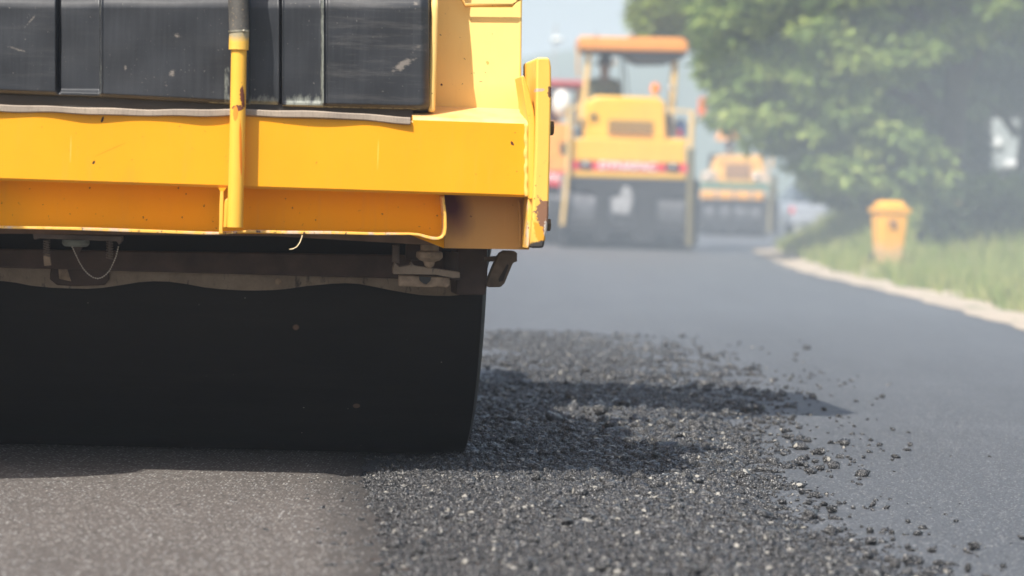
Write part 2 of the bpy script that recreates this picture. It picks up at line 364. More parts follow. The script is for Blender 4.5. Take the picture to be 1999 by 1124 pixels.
# single clods lying alone on the smooth mat
clods = [(1600, 888, 15, 'near'), (1572, 897, 12, ''), (1600, 918, 13, ''), (1623, 1002, 17, ''), (1595, 999, 11, ''), (1740, 1043, 12, ''), (1700, 1064, 16, ''), (1772, 1073, 13, ''), (1819, 1078, 14, ''), (1901, 1075, 17, ''),
         (1831, 1106, 15, ''), (1889, 1117, 16, ''), (1485, 1009, 18, ''), (1470, 957, 13, ''), (1527, 984, 13, ''), (1580, 985, 12, ''), (1565, 965, 11, ''), (1462, 833, 11, ''), (1496, 837, 8, ''), (1456, 802, 8, ''), (1489, 799, 7, ''), (1608, 802, 9, ''), (1517, 798, 9, ''), (1575, 920, 8, ''), (1668, 1072, 15, ''), (1773, 1104, 21, ''), (1655, 894, 6, ''), (1537, 790, 6, '')]
gr_cl = 'single clods scattered on the smooth mat'
for k, (px, py, d, _) in enumerate(clods):
    c = G(px, py, .004); s = FPX / c.y; r = d / s * .62
    bm = bmesh.new(); bmesh.ops.create_icosphere(bm, subdivisions=3, radius=1)
    for v in bm.verts:
        p = v.co.copy(); nz = math.sin(p.x * 3.1 + k) * math.cos(p.y * 2.7 + k * 2) * .22 + math.sin(p.z * 5 + k * 3 + p.x * 4) * .14 + math.sin(p.x * 11 + k) * math.sin(p.y * 12 + 2 * k) * math.sin(p.z * 10) * .18
        v.co = p * (1 + nz) + Vector([random.uniform(-.05, .05) for _ in range(3)])
    bmesh.ops.scale(bm, verts=bm.verts[:], vec=(r * random.uniform(.95, 1.25), r * random.uniform(.8, 1.1), r * random.uniform(.62, .82)))
    mz = min(v.co.z for v in bm.verts)
    for v in bm.verts: v.co.z -= mz + r * .06
    me = bpy.data.meshes.new('asphalt_clod'); bm.to_mesh(me); bm.free(); me.materials.append(m_loose)
    o = bpy.data.objects.new('asphalt_clod', me); COL.objects.link(o); o.location = (c.x, c.y, .004); o.rotation_euler = (0, 0, random.uniform(0, 6))
    big = 'large' if d > 14 else ('small' if d < 10 else 'middling')
    tag(o, big + ' black asphalt clod lying on the smooth mat right of the loose mix', 'asphalt clod', gr_cl)
#@@ROLLER
# ------------------------------------------------------------------ the near road roller
FR = Frame((0, 7.28, 0), R(5.5)); P_ = FR.p
def UW(px, py, v=0): q = P_(px, py, v); return (q.x, q.z)
roller = empty('road_roller', FR.o, FR.yaw, 'yellow road roller in close view with black hood above a wide black drum', 'road roller')
wt = UW(1030, 240)[1]; wb = UW(1030, 385)[1]; uR = UW(1030, 300)[0]
pp = lambda px, py, v: tuple(P_(px, py, v))
m_y = yellow('yellow_paint', patches=[(pp(738, 300, 0), (.0016, .02, .040), .0, (.88, .45, .05), 40, .3), (pp(138, 290, 0), (.0012, .02, .035), .0, (.88, .46, .08), 40, .3), (pp(215, 292, 0), (.045, .02, .0016), .45, (.78, .28, .01), 30, .5), (pp(1000, 280, 0), (.0035, .02, .007), .6, RUST, 160, .6), (pp(200, 233, 0), (.003, .02, .008), -.3, (.03, .02, .02), 90, .3), (pp(183, 317, 0), (.003, .02, .005), -.5, (.03, .02, .02), 90, .3)])
# beam: flat face, sloped top edge, tucked bottom
wt2 = UW(1000, 212, .2)[1]
prof = [(0, wb + .006), (.006, wb), (.16, wb), (.55, wb + .02), (.55, wt2), (.2, wt2), (.012, wt + .006), (0, wt - .002)]
uS = UW(806, 236, .0)[0]
b = MB().prism(prof, 'u', uS, uR).prism([(0, wb + .006), (.006, wb), (.16, wb), (.55, wb + .02), (.55, wt - .004), (.003, wt - .004), (0, wt - .008)], 'u', -2.3, uS).build('rear_beam', m_y, roller, 0)
# weld bead where the beam meets the side rib
m_weld = yellow('painted_weld', (.86, .52, .12), patches=[])
wp = []
for i in range(40):
    t = i / 39; q = P_(1027.5 + .8 * math.sin(i * .7), 242 + t * 142, -.0015); wp.append(q)
MB().tube(wp, [.0052 + .0007 * math.sin(i * .9) + .0003 * math.sin(i * 2.3) for i in range(40)], 8).build('weld_seam', m_weld, roller, smooth=True)
# recess panel under the beam, in the beam's shade
m_yd = yellow('bounce_lit_paint', (.92, .40, .002), rough=.5); m_yd.node_tree.nodes['Principled BSDF'].inputs['Specular IOR Level'].default_value = .08  # same yellow, raised so bounced sunlight under the beam is in the colour
rp = MB(); vb = .115
pts = [UW(-400, 335, vb), UW(-400, 436, vb), UW(0, 446, vb), UW(450, 456, vb), UW(800, 458, vb), UW(866, 484, vb), UW(1033, 487, vb), UW(1033, 375, vb)]
rp.prism(pts, 'v', vb, vb + .012).build('recess_panel', m_yd, roller)
MB().prism([UW(-400, 434, .12), UW(-400, 452, .12), UW(540, 461, .12), UW(870, 480, .12), UW(868, 455, .12)], 'v', vb + .013, vb + .03).build('under_skirt', simple('shaded_dirty_underside', (.15, .10, .07), .9, 0, 15, .3), roller)  # added brown strip; shade and dirt under the lip put into its colour
# lower right pocket panel, its recess shade put into the paint
m_pk = yellow('pocket_shade_paint', (.50, .25, .06), patches=[(pp(878, 395, .1), (.055, .08, .10), .5, (.10, .035, .045), 12, .25)], soft=.75)
pk = MB().prism([UW(868, 380, .10), UW(868, 484, .10), UW(1030, 487, .10), UW(1030, 380, .10)], 'v', .098, vb - .002)
pk.build('pocket_panel', m_pk, roller)
MB().tube([P_(1014, 392, .096), P_(1016, 430, .096), P_(1015, 482, .096)], .004, 8).build('weld_seam', m_pk, roller)
# bent lip along the bottom, and its upturned end
m_lip = NT('chipped_yellow_lip'); t = m_lip
c = t.mix(t.ramp(t.noise(9, 6, .7, t.map((3, 1, 1))), [(.50, 0.), (.60, 1.)]), (.86, .48, .08), (.62, .46, .34))
c = t.mix(t.ramp(t.noise(60, 4, .7, t.map((1.5, 1, 1))), [(.60, 0.), (.66, 1.)]), c, (.10, .05, .03))
m_lip = t.out(c, .5, 0, t.bump(t.noise(50, 4), .5, .003))
path = [(-400, 431), (-120, 440), (0, 443.5), (140, 446), (260, 450), (400, 455), (432, 455.5), (470, 452.5), (500, 451.5), (560, 453.5), (650, 454), (735, 456.5), (800, 456.5), (818, 458), (832, 462), (845, 465), (856, 465.5), (863, 463), (868, 456), (869.5, 445), (869, 420), (866, 395), (865, 383)]
lip = MB(); n = len(path); th = 5.2
top = []; bot = []
for i, (x, y) in enumerate(path):
    a = path[max(i - 1, 0)]; b_ = path[min(i + 1, n - 1)]; dx, dy = b_[0] - a[0], b_[1] - a[1]; l = math.hypot(dx, dy); nx, ny = -dy / l, dx / l
    j = .5 * math.sin(i * 5.1)
    top.append((x - nx * th / 2, y - ny * (th / 2 + j * .5))); bot.append((x + nx * (th / 2), y + ny * (th / 2 + j)))
vs = []; fs = []
for v in (.028, .112):
    vs += [(UW(*p, .028)[0], v, UW(*p, .028)[1]) for p in top] + [(UW(*p, .028)[0], v, UW(*p, .028)[1]) for p in bot]
for i in range(n - 1):
    fs += [(i, i + 1, n + i + 1, n + i), (2 * n + i, 3 * n + i, 3 * n + i + 1, 2 * n + i + 1), (i, 2 * n + i, 2 * n + i + 1, i + 1), (n + i, n + i + 1, 3 * n + i + 1, 3 * n + i)]
fs += [(0, n, 3 * n, 2 * n), (n - 1, 3 * n - 1, 4 * n - 1, 2 * n - 1)]
lip.add(vs, fs).build('bottom_lip', m_lip, roller, .0012)
# rib and thick end plate
m_rib = yellow('rib_paint', (.86, .47, .06))
MB().prism([UW(1017, 148, -.02), UW(1023, 147, -.02), UW(1034, 178, -.02), UW(1042, 214, -.02), UW(1044.5, 234, -.02), UW(1044, 300, -.02), UW(1042, 389, -.02), UW(1032, 389, -.02), UW(1032, 300, -.02), UW(1032, 240, -.02), UW(1027, 214, -.02)], 'v', -.02, .14).build('corner_rib', m_rib, roller, .003)
MB().prism([UW(1031, 389, -.01), UW(1039, 389, -.01), UW(1036, 440, -.01), UW(1032, 483, -.01), UW(1027, 484, -.01), UW(1029, 440, -.01)], 'v', -.01, .10).build('rib_foot', m_lip, roller, .001)
m_ep = yellow('end_plate_paint', (.86, .50, .085), patches=[
    (pp(1072, 180, -.03), (.006, .05, .016), 0, RUST2, 110, .7), (pp(1050, 176, -.03), (.016, .05, .0045), .1, (.52, .40, .30), 80, .4),
    (pp(1062, 425, -.03), (.022, .06, .05), .2, (.24, .12, .07), 90, .9), (pp(1052, 455, -.03), (.012, .06, .034), .35, (.72, .33, .03), 110, .9), (pp(1067, 455, -.03), (.008, .06, .03), .2, (.50, .44, .38), 130, .9),
    (pp(1056, 487, -.03), (.040, .06, .024), 0, (.05, .045, .04), 50, .4)])
MB().prism([UW(x, y, -.045) for x, y in [(1047, 114), (1052, 111.5), (1068, 111.5), (1073.5, 115), (1076, 130), (1076.5, 170), (1074, 300), (1071, 420), (1068, 450), (1061, 484), (1036, 484), (1039, 430), (1041, 389), (1045, 300), (1046.5, 232)]], 'v', -.045, .28).build('end_plate', m_ep, roller, .005)
m_bolt = simple('rusty_bolt', (.16, .10, .05), .6, .5, 40, .4, .3)
for (x, y, hh) in ((1073, 250, 14), (1067, 439, 12)):
    q = P_(x, y, .02); r = hh / 767
    MB().lathe([(r, 0), (r, .008), (r * .9, .010)], q, (1, 0, 0), 6).build('bolt', m_bolt, roller, .001)
    MB().lathe([(r * 1.35, -.003), (r * 1.35, .0022)], q, (1, 0, 0), 20)
# upright behind the beam
m_up = yellow('pale_yellow_paint', (.87, .58, .18), patches=[(pp(953, 122, .2), (.004, .05, .006), .4, (.55, .33, .08), 150, .6), (pp(862, 165, .2), (.003, .05, .003), 0, RUST, 60, .2)])  # paler, less saturated paint than the beam
wU = lambda y, v: UW(930, y, v)[1]
u0, u1 = UW(800, 100, .2)[0], UW(1020, 100, .2)[0]
pr = [(.2, wU(214, .2)), (.2, wU(172, .2)), (.204, wU(160, .2)), (.245, wU(0, .22)), (.33, wU(-300, .25)), (.40, wU(-300, .25)), (.40, wU(214, .2))]
MB().prism(pr, 'u', u0, u1).build('upright_panel', m_up, roller, .006, seg=3)
# small frame (hand-hold opening) at the top of the upright
hh = MB()
pts = [P_(x, y, .215) for x, y in [(900, -60), (900, -6), (908, 10), (1000, 10), (1013, 0), (1013, -60)]]
hh.tube(pts, .0052, 8).build('hand_hold', yellow('hand_hold_paint', (.70, .40, .10)), roller, smooth=True)
# ---- hood: moulded black cover, modelled as a fine sheet
xs = np.r_[np.linspace(-330, -20, 40), np.arange(-18, 852, 1.5)]; ys = np.r_[np.linspace(-300, -40, 24), np.arange(-38, 226, 1.5)]
def hood_bottom(x): return np.interp(x, [-330, 0, 200, 450, 550, 640, 845], [180, 189, 197, 209.5, 213, 216, 221])
def bump_(x, a, b, e): return sstep(a - e, a + e, x) * (1 - sstep(b - e, b + e, x))
XX, YY = np.meshgrid(xs, ys); hb = hood_bottom(XX)
dep = np.full_like(XX, .022)
dep += .030 * sstep(-5, 1, YY - hb + 4) + .010 * sstep(-16, -2, YY - hb)                       # bottom roll-under
dep += .0016 * bump_(YY - hb, -13, -10.5, 1)                                                    # crease above the hem
rec = lambda y: .010 * np.clip((16 - y) / 22, 0, 1) ** 1.5 + .10 * np.clip((5 - y) / 200, 0, 1) ** 1.3 + .12 * np.clip((-190 - y) / 110, 0, 1) ** 1.2
dep += rec(YY)  # shoulder at the top
dep += .018 * bump_(XX, 112, 196, 1.6) * (1 - sstep(172, 187, YY - (XX - 150) * .01))
dep += .022 * bump_(XX, 109, 117, 1.2) * (1 - sstep(165, 185, YY))
dep -= .004 * bump_(XX, 194, 200, 1.2) * (1 - sstep(182, 190, YY))
dep += .016 * bump_(XX, 487, 546, 3)
dep += .040 * bump_(XX, 545.5, 551, .9)
dep += .012 * bump_(XX, 551, 629, 4) * (1 - .9 * sstep(196, 206, YY))
dep -= .004 * bump_(XX, 628, 633, 1.0)
rc = np.hypot(np.maximum(XX - 812, 0), np.maximum(YY - (hb - 24), 0))
dep += .035 * np.clip((rc - 8) / 26, 0, 1) ** 2 + .06 * sstep(838, 848, XX)
dep += .006 * bump_(XX, 633, 640, 2)
dep += .0012 * np.sin(XX * .03 + 1) * np.sin(YY * .05) + .002 * np.sin(XX * .011)
ray0 = np.array(F_ * FPX)[None, None] + np.array(RT)[None, None] * (XX - 999.5)[..., None] + np.array(UP)[None, None] * (562 - YY)[..., None]
vv = np.array(FR.v); uu = np.array(FR.u); oc = np.array(FR.o - CL)
def hoodpos(depth, ref=.022):
    # positions fixed on the reference plane, then pushed straight back by the depth
    t = (ref + oc @ vv) / (ray0 @ vv); Q = ray0 * t[..., None] - oc
    return np.stack([Q @ uu, depth, Q[..., 2]], -1)
HP = hoodpos(dep); i = np.arange(XX.size).reshape(XX.shape)
Fq = np.stack([i[:-1, :-1], i[1:, :-1], i[1:, 1:], i[:-1, 1:]], -1).reshape(-1, 4)
m_hood = NT('scuffed_black_hood'); t = m_hood
vd = t.attr('wear', 'Color'); W = t.sep(vd)
c = t.mix(t.ramp(t.noise(5, 5), [(.3, 0.), (.7, 1.)]), (.012, .0135, .017), (.024, .0265, .032))
vst = t.ramp(t.noise(7, 6, .75, t.map((9, 9, .5))), [(.45, 0.), (.8, .45)]); c = t.mix(t.math('MULTIPLY', vst, .32), c, (.115, .12, .125))
hst = t.ramp(t.noise(5, 6, .75, t.map((.6, 3, 7), (0, .25, 0))), [(.5, 0.), (.8, .45)])
c = t.mix(t.math('MULTIPLY', hst, t.math('MULTIPLY', W[2], .7)), c, (.24, .225, .205))
c = t.mix(t.ramp(t.noise(120, 3, .6), [(.68, 0.), (.74, .6)]), c, (.22, .20, .17))
nz = t.noise(38, 5, .7, t.map((2.2, 2, .8)))
c = t.mix(t.ramp(t.math('ADD', W[0], t.math('MULTIPLY', t.math('SUBTRACT', nz, .5), 1.1)), [(.42, 0.), (.75, .9)]), c, (.26, .275, .235))
c = t.mix(t.ramp(t.math('ADD', W[1], t.math('MULTIPLY', t.math('SUBTRACT', t.noise(70, 6, .75, t.map((1, 1, 2), (0, .5, 0))), .5), 2.6)), [(.5, 0.), (1.0, .85)]), c, (.20, .175, .15))
m_hood = t.out(c, t.math('ADD', .36, t.math('MULTIPLY', t.noise(9, 5), .22)), 0, t.bump(t.noise(14, 4), .12, .006), .5)
hood = npmesh('hood', HP.reshape(-1, 3), Fq, m_hood, roller, True)
def el(cx, cy, rx, ry, ang=0):
    a = math.radians(ang); dx = XX - cx; dy = YY - cy; x = dx * math.cos(a) + dy * math.sin(a); y = -dx * math.sin(a) + dy * math.cos(a)
    return np.clip(1 - np.hypot(x / rx, y / ry), 0, 1)
w0 = np.maximum.reduce([.9 * np.clip((YY - 168) / 40, 0, 1) * bump_(XX, 556, 628, 6), .95 * np.clip((YY - 172) / 34, 0, 1) * bump_(XX, 484, 544, 5), .42 * np.clip((YY - 150) / 60, 0, 1) * bump_(XX, 380, 450, 30), .55 * bump_(XX, 436, 450, 5) * np.clip((YY - 60) / 100, 0, 1), .62 * bump_(XX, 626, 633, 1.5), .6 * bump_(YY - hb, -10, -5, 2) * bump_(XX, 400, 838, 20), .45 * bump_(XX, 193, 199, 1.5)])
w1 = np.maximum.reduce([el(785, 127, 42, 14, -28) * 1.3, el(815, 92, 30, 9, -40) * .7, el(345, 70, 14, 8), el(336, 143, 10, 16, 15), el(245, 133, 5, 12), el(325, 170, 7, 22, -10) * .6, el(60, 40, 34, 4, -48), el(58, 30, 14, 3, 60) * .8, el(30, 95, 55, 4, 18) * .9, el(400, 25, 4, 26, -15) * .7, el(812, 5, 14, 10), el(500, 4, 25, 6) * .4])
w2 = np.clip(.15 + bump_(XX, 640, 835, 20) * .9 + .3 * bump_(XX, 0, 110, 5), 0, 1)
ca = hood.data.color_attributes.new('wear', 'FLOAT_COLOR', 'POINT')
ca.data.foreach_set('color', np.stack([w0, w1, w2, np.ones_like(w0)], -1).astype(np.float32).ravel())
# engine body behind the hood sheet (gives it its depth) and yellow flank at its right end
m_black = simple('black_frame', (.022, .021, .021), .6, 0, 6, .3, .3)
hw0 = UW(400, 190, .1)[1]; hw1 = UW(400, -300, .1)[1]; ur = UW(838, 100, .1)[0]
MB().box((-2.2, .33, hw0), (ur - .02, 1.5, hw1)).build('engine_body', m_black, roller, .03)
MB().box((-2.2, .11, hw0 + .03), (ur - .03, .329, UW(400, -60, .1)[1])).build('engine_bay_core', m_black, roller, .01)
fl = [(.052 + float(rec(np.float64(y))), UW(846, y, .06)[1]) for y in (219, 120, 40, 16, 8, 0, -30, -70, -110, -150, -190, -230, -290)]
MB().prism(fl + [(.335, fl[-1][1]), (.335, fl[0][1])], 'u', UW(839, 100, .06)[0], UW(853, 100, .06)[0]).build('hood_flank', m_up, roller, .007, seg=3)
# dark gap and rubber strip beneath hood
MB().prism([UW(-400, 170, .05), UW(-400, 212, .05), UW(806, 250, .05), UW(806, 212, .05)], 'v', .046, .09).build('hood_gap', m_black, roller)
m_rub = NT('dusty_rubber'); t = m_rub
c = t.mix(t.ramp(t.noise(6, 5, vec=t.map((1, 1, 1))), [(.3, 0.), (.7, 1.)]), (.25, .205, .165), (.42, .34, .26))
c = t.mix(t.ramp(t.noise(90, 3, .7, t.map((3, 1, .4))), [(.5, 0.), (.75, .5)]), c, (.10, .085, .075))
m_rub = t.out(c, .85, 0, t.bump(t.noise(160, 2), .4, .002))
st = MB(); n = 70; vs = []; fs = []
for i in range(n):
    x = -380 + i * (1181 / (n - 1)); yt = np.interp(x, [-380, 0, 300, 450, 640, 801], [191, 203.5, 213.5, 212.5, 217, 228.5]) + .7 * math.sin(x * .05)
    yb = yt + 13.8 + .8 * math.sin(x * .033 + 1); v0 = -.011 + .003 * math.sin(x * .028)
    for (y, v) in ((yt, v0 + .004), (yt + 2.2, v0), (yb - 2.0, v0), (yb, v0 + .003), (yb, .012), (yt, .012)): vs.append(P_(x, y, v))
for i in range(n - 1):
    for k in range(6): fs.append((i * 6 + k, i * 6 + (k + 1) % 6, (i + 1) * 6 + (k + 1) % 6, (i + 1) * 6 + k))
fs += [tuple(range(6)), tuple(range((n - 1) * 6, n * 6))]
st.add(vs, fs).build('rubber_strip', m_rub, roller, smooth='auto')
# ---- pipe, collar, hose, clamp
m_pipe = yellow('pipe_paint', (.84, .44, .045), patches=[(pp(473, 188, -.05), (.006, .05, .030), .1, (.16, .05, .03), 150, .8), (pp(465, 211, -.05), (.014, .05, .008), 0, (.17, .06, .035), 150, .7), (pp(470, 290, -.05), (.0035, .05, .075), .05, (.75, .22, .015), 30, .3), (pp(460, 222, -.05), (.006, .05, .02), 0, (.75, .25, .03), 40, .4)])
pv = -.036
pl = MB().tube([P_(466.5, 90, pv), P_(465, 180, pv), P_(462.5, 300, pv), P_(458.5, 443.5, pv)], [.0185, .0187, .0190, .0192], 32).build('drain_pipe', m_pipe, roller, smooth='auto')
m_col = NT('collar_paint'); t = m_col; zc = P_(466, 78, pv).z
c = t.mix(t.ramp(t.math('ADD', t.math('MULTIPLY', t.math('SUBTRACT', t.sep()[2], zc), 22), t.noise(30, 4)), [(.35, 0.), (.75, .9)]), (.80, .46, .07), (.30, .28, .20)); m_col = t.out(c, .45)
MB().tube([P_(465.8, 97, pv), P_(467, 60, pv)], .0238, 32).build('collar', m_col, pl, smooth='auto')
m_hose = NT('weathered_rubber_hose'); t = m_hose
c = t.mix(t.ramp(t.noise(25, 5, .7), [(.35, 0.), (.7, 1.)]), (.055, .052, .048), (.12, .11, .095)); c = t.mix(t.ramp(t.noise(150, 3), [(.62, 0.), (.7, .7)]), c, (.30, .22, .13)); m_hose = t.out(c, .7, 0, t.bump(t.noise(200, 3), .4, .002))
hs = MB().tube([P_(466.5, 62, pv), P_(466, 30, pv), P_(465, 0, pv - .002), P_(463, -60, pv + .004), P_(458, -160, pv + .03)], [.0236, .0240, .0243, .0245, .0245], 32).build('hose', m_hose, roller, smooth='auto')
MB().tube([P_(466, 59, pv), P_(466.2, 62.5, pv)], .0252, 32).ball(P_(476, 60, pv - .025), .0035, 6).tube([P_(474, 60, pv - .025), P_(483, 61, pv - .02)], .0022, 6).build('hose_clamp', simple('clamp_steel', (.38, .35, .27), .4, .7, 30), hs, smooth='auto')
# strap bracket left of the pipe foot
m_br = yellow('bracket_paint', (.84, .45, .06))
MB().prism([UW(x, y, .0) for x, y in [(430, 372), (436.5, 372), (436, 410), (434.5, 449), (436, 456), (427, 456), (428, 440), (428.5, 400)]], 'v', .0, .03).build('bracket', m_br, roller, .0015)
MB().prism([UW(x, y, .0) for x, y in [(426, 366), (442, 366), (437, 373), (430, 373)]], 'v', .0, .05).build('bracket_gusset', m_y, roller)
MB().prism([UW(x, y, -.03) for x, y in [(439, 391), (444, 387), (448, 392), (444.5, 400), (442.5, 443), (436, 444), (438, 400)]], 'v', -.03, .0).build('pipe_clip', m_pipe, pl, .001)
# ---- drum
con = G(897, 886); q = con - FR.o; uc, vc = q.dot(FR.u), q.dot(FR.v)
RD = .62; ve = vc - RD
m_drum = NT('soot_black_drum'); t = m_drum
c = t.mix(t.ramp(t.noise(3, 5), [(.3, 0.), (.7, 1.)]), (.010, .0085, .008), (.016, .013, .0115))
v_ = t.n.new('ShaderNodeTexVoronoi'); v_.inputs['Scale'].default_value = 42; t.L(t.co, v_.inputs['Vector'])
dots = t.math('MULTIPLY', t.ramp(t.sep(v_.outputs['Color'])[0], [(.92, 0.), (.93, 1.)]), t.ramp(v_.outputs['Distance'], [(.06, 1.), (.12, 0.)]))
c = t.mix(t.math('MULTIPLY', dots, t.ramp(t.noise(3, 3), [(.45, .1), (.65, 1.)])), c, (.28, .25, .21))
v2 = t.n.new('ShaderNodeTexVoronoi'); v2.inputs['Scale'].default_value = 6; t.L(t.co, v2.inputs['Vector'])
c = t.mix(t.math('MULTIPLY', t.ramp(t.sep(v2.outputs['Color'])[0], [(.8, 0.), (.81, 1.)]), t.ramp(v2.outputs['Distance'], [(.05, 1.), (.07, 0.)])), c, (.16, .09, .06))
c = t.mix(t.ramp(t.noise(2, 5, .7, t.map((.5, 1, 4))), [(.5, 0.), (.8, .35)]), c, (.04, .032, .028))
m_drum = t.out(c, .62, 0, t.bump(t.noise(40, 4), .15, .003), .22)
dr = MB().lathe([(RD - .035, .012), (RD - .012, .004), (RD - .002, 0), (RD, -.004), (RD, -2.0), (RD - .03, -2.01)], (uc, vc, RD), (1, 0, 0), 192).build('drum', m_drum, roller, smooth='auto')
MB().lathe([(.10, .02), (.10, .06), (.05, .07)], (uc, vc, RD), (1, 0, 0), 24).build('axle_hub', m_black, dr, smooth='auto')
# ---- cross beam, scraper, fittings in the shade between beam and drum
m_br1 = simple('brown_grimy_steel', (.065, .042, .033), .85, 0, 12, .35, .3)
m_dust = NT('dusty_scraper'); t = m_dust
c = t.mix(t.ramp(t.noise(9, 6, .7), [(.3, 0.), (.7, 1.)]), (.17, .125, .09), (.30, .235, .175)); c = t.mix(t.ramp(t.noise(30, 5, .7, t.map((2, 1, .7))), [(.58, 0.), (.68, .8)]), c, (.045, .04, .038)); m_dust = t.out(c, .95, 0, t.bump(t.noise(70, 4), .6, .004))
m_dirtx = simple('caked_dust', (.29, .21, .145), .95, 0, 40, .35, .8)
vs_ = ve - .05
MB().prism([UW(-500, 478, vs_), UW(-500, 508, vs_), UW(948, 548, vs_), UW(948, 500, vs_)], 'v', vs_ - .02, vs_ + .03).build('cross_beam', m_br1, roller, .004)
top = [(-500, 505), (0, 519), (200, 523), (560, 534), (720, 540), (840, 545), (945, 541)]
low = [(945, 573), (910, 574), (880, 577), (850, 577.5), (820, 576), (790, 571.5), (760, 566), (730, 560), (700, 554.5), (675, 553), (650, 553.5), (600, 558), (560, 563.5), (535, 566), (500, 567.5), (470, 567), (430, 564), (400, 560.5), (360, 553.5), (330, 550), (300, 549), (270, 551), (240, 556), (200, 562), (170, 564), (140, 563.5), (100, 561), (60, 557), (30, 551), (0, 548), (-60, 546), (-200, 556), (-400, 550), (-500, 540)]
low = [(x, y + random.uniform(-.5, .5)) for x, y in low]
vp = ve - .030
MB().prism([UW(x, y, vp) for x, y in top + low], 'v', vp, vp + .016).build('scraper_blade', m_dust, roller, .001)
for (x, y) in ((543, 549), (921, 536)):
    q = P_(x, y, vp - .001); MB().lathe([(.009, 0), (.009, .007)], q, (0, -1, 0), 6).build('bolt', m_dirtx, roller, .001)
MB().prism([UW(100, 514, vp), UW(98, 545, vp), UW(112, 556, vp), UW(150, 558, vp), UW(205, 556, vp), UW(214, 545, vp), UW(212, 524, vp)], 'v', vp - .012, vp - .001).build('scraper_bracket', m_br1, roller, .003)
MB().prism([UW(114, 518, vp), UW(116, 544, vp), UW(140, 549, vp), UW(130, 519, vp)], 'v', vp - .018, vp - .012).build('scraper_bracket', m_dirtx, roller, .002)
# mounting rail with nozzle cup on the left
vk = .17
MB().prism([UW(64, 455, vk), UW(66, 467, vk), UW(72, 467, vk), UW(74, 465, vk), UW(228, 471, vk), UW(232, 478, vk), UW(238, 470, vk), UW(238, 461, vk)], 'v', vk, vk + .12).build('nozzle_rail', simple('brown_painted_rail', (.13, .10, .085), .8, 0, 20, .3, .3), roller, .002)
cup = MB().lathe([(.033, 0), (.034, -.008), (.030, -.014), (.026, -.016)], P_(148, 468.5, vk + .03), (0, 0, 1), 32).build('nozzle_cup', simple('grey_green_plastic', (.17, .18, .155), .6, 0, 30, .2), roller, smooth='auto')
MB().lathe([(.014, 0), (.010, -.010), (.005, -.020), (.003, -.024)], P_(151, 480, vk + .03), (0, 0, 1), 16).build('nozzle_tip', m_br1, cup, smooth='auto')
a, b2, c2 = Vector(P_(141, 482, vk + .0)), Vector(P_(190, 543, vk + .0)), Vector(P_(232, 478, vk + .0))
ch = MB(); cpts = []
keyp = [(141, 482), (148, 497), (155, 512), (163, 525), (172, 535), (182, 541.5), (190, 543.5), (198, 542), (206, 536.5), (214, 528), (221, 514), (227, 499), (231.5, 480)]
kx = np.array([k[0] for k in keyp], float); ky = np.array([k[1] for k in keyp], float); sl_ = np.r_[0, np.cumsum(np.hypot(np.diff(kx), np.diff(ky)))]
for d in np.arange(0, sl_[-1], 4.6):
    q = P_(np.interp(d, sl_, kx), np.interp(d, sl_, ky), vk); ch.ball(q, .00185, 5); cpts.append(q)
ch.tube(cpts, .0006, 5)
ch.build('bead_chain', simple('dull_chain_metal', (.50, .44, .36), .45, .4, 30), roller, smooth=True)
def spring(x, y0, y1, rpx, turns, v, name='spring'):
    pts = []; n = turns * 14; r = rpx / 750
    for i in range(n + 1):
        a = 2 * math.pi * i / 14; q = P_(x, y0 + (y1 - y0) * i / n, v); pts.append((q.x + r * math.cos(a), v + r * math.sin(a), q.z))
    return MB().tube(pts, .0019, 6).build(name, simple('spring_steel', (.16, .12, .095), .6, .2, 30), roller, smooth=True)
spring(772.5, 478, 512, 6.0, 9, .2)
spring(91, 468, 500, 5.5, 7, .2)
spring(214, 470, 505, 5.5, 7, .24)
MB().prism([UW(84, 496, .2), UW(97, 496, .2), UW(100, 518, .2), UW(86, 519, .2)], 'v', .2, .215).build('spring_foot', m_dirtx, roller, .002)
# right-hand nozzle and scraper arm
q = P_(839, 478, .2)
MB().lathe([(.024, 0), (.023, -.014), (.033, -.018), (.034, -.030), (.026, -.038), (.015, -.042), (.012, -.052), (.004, -.058)], q, (0, 0, 1), 8).build('spray_nozzle', m_dirtx, roller, .001)
MB().prism([UW(x, y, .2) for x, y in [(767, 524), (771, 512), (777, 518), (780, 521), (800, 517), (803, 510), (808, 518), (898, 531), (898, 542), (885, 543), (850, 536), (768, 535)]], 'v', .2, .25).build('scraper_arm', m_dust, roller, .002)
MB().prism([UW(x, y, .22) for x, y in [(779, 536), (878, 541), (878, 556), (872, 562), (855, 559), (843, 561), (820, 560), (779, 559)]], 'v', .22, .26).build('arm_pad', m_dirtx, roller, .003)
MB().prism([UW(x, y, .215) for x, y in [(818, 539), (842, 541), (840, 548), (832, 555), (826, 553), (819, 547)]], 'v', .212, .221).build('arm_slot', m_black, roller)
MB().lathe([(.022, 0), (.022, .09)], P_(792, 490, .3), (1, 0, 0), 16).build('pivot_tube', m_br1, roller, smooth='auto')
MB().lathe([(.02, 0), (.02, -.05), (.028, -.055), (.028, -.07)], P_(880, 492, .3), (0, 0, 1), 16).build('pivot_post', m_br1, roller, smooth='auto')
MB().prism([UW(890, 480, .32), UW(950, 480, .32), UW(950, 545, .32), UW(946, 575, .32), UW(890, 575, .32)], 'v', .30, vs_ + .0).build('side_arm', m_br1, roller, .003)
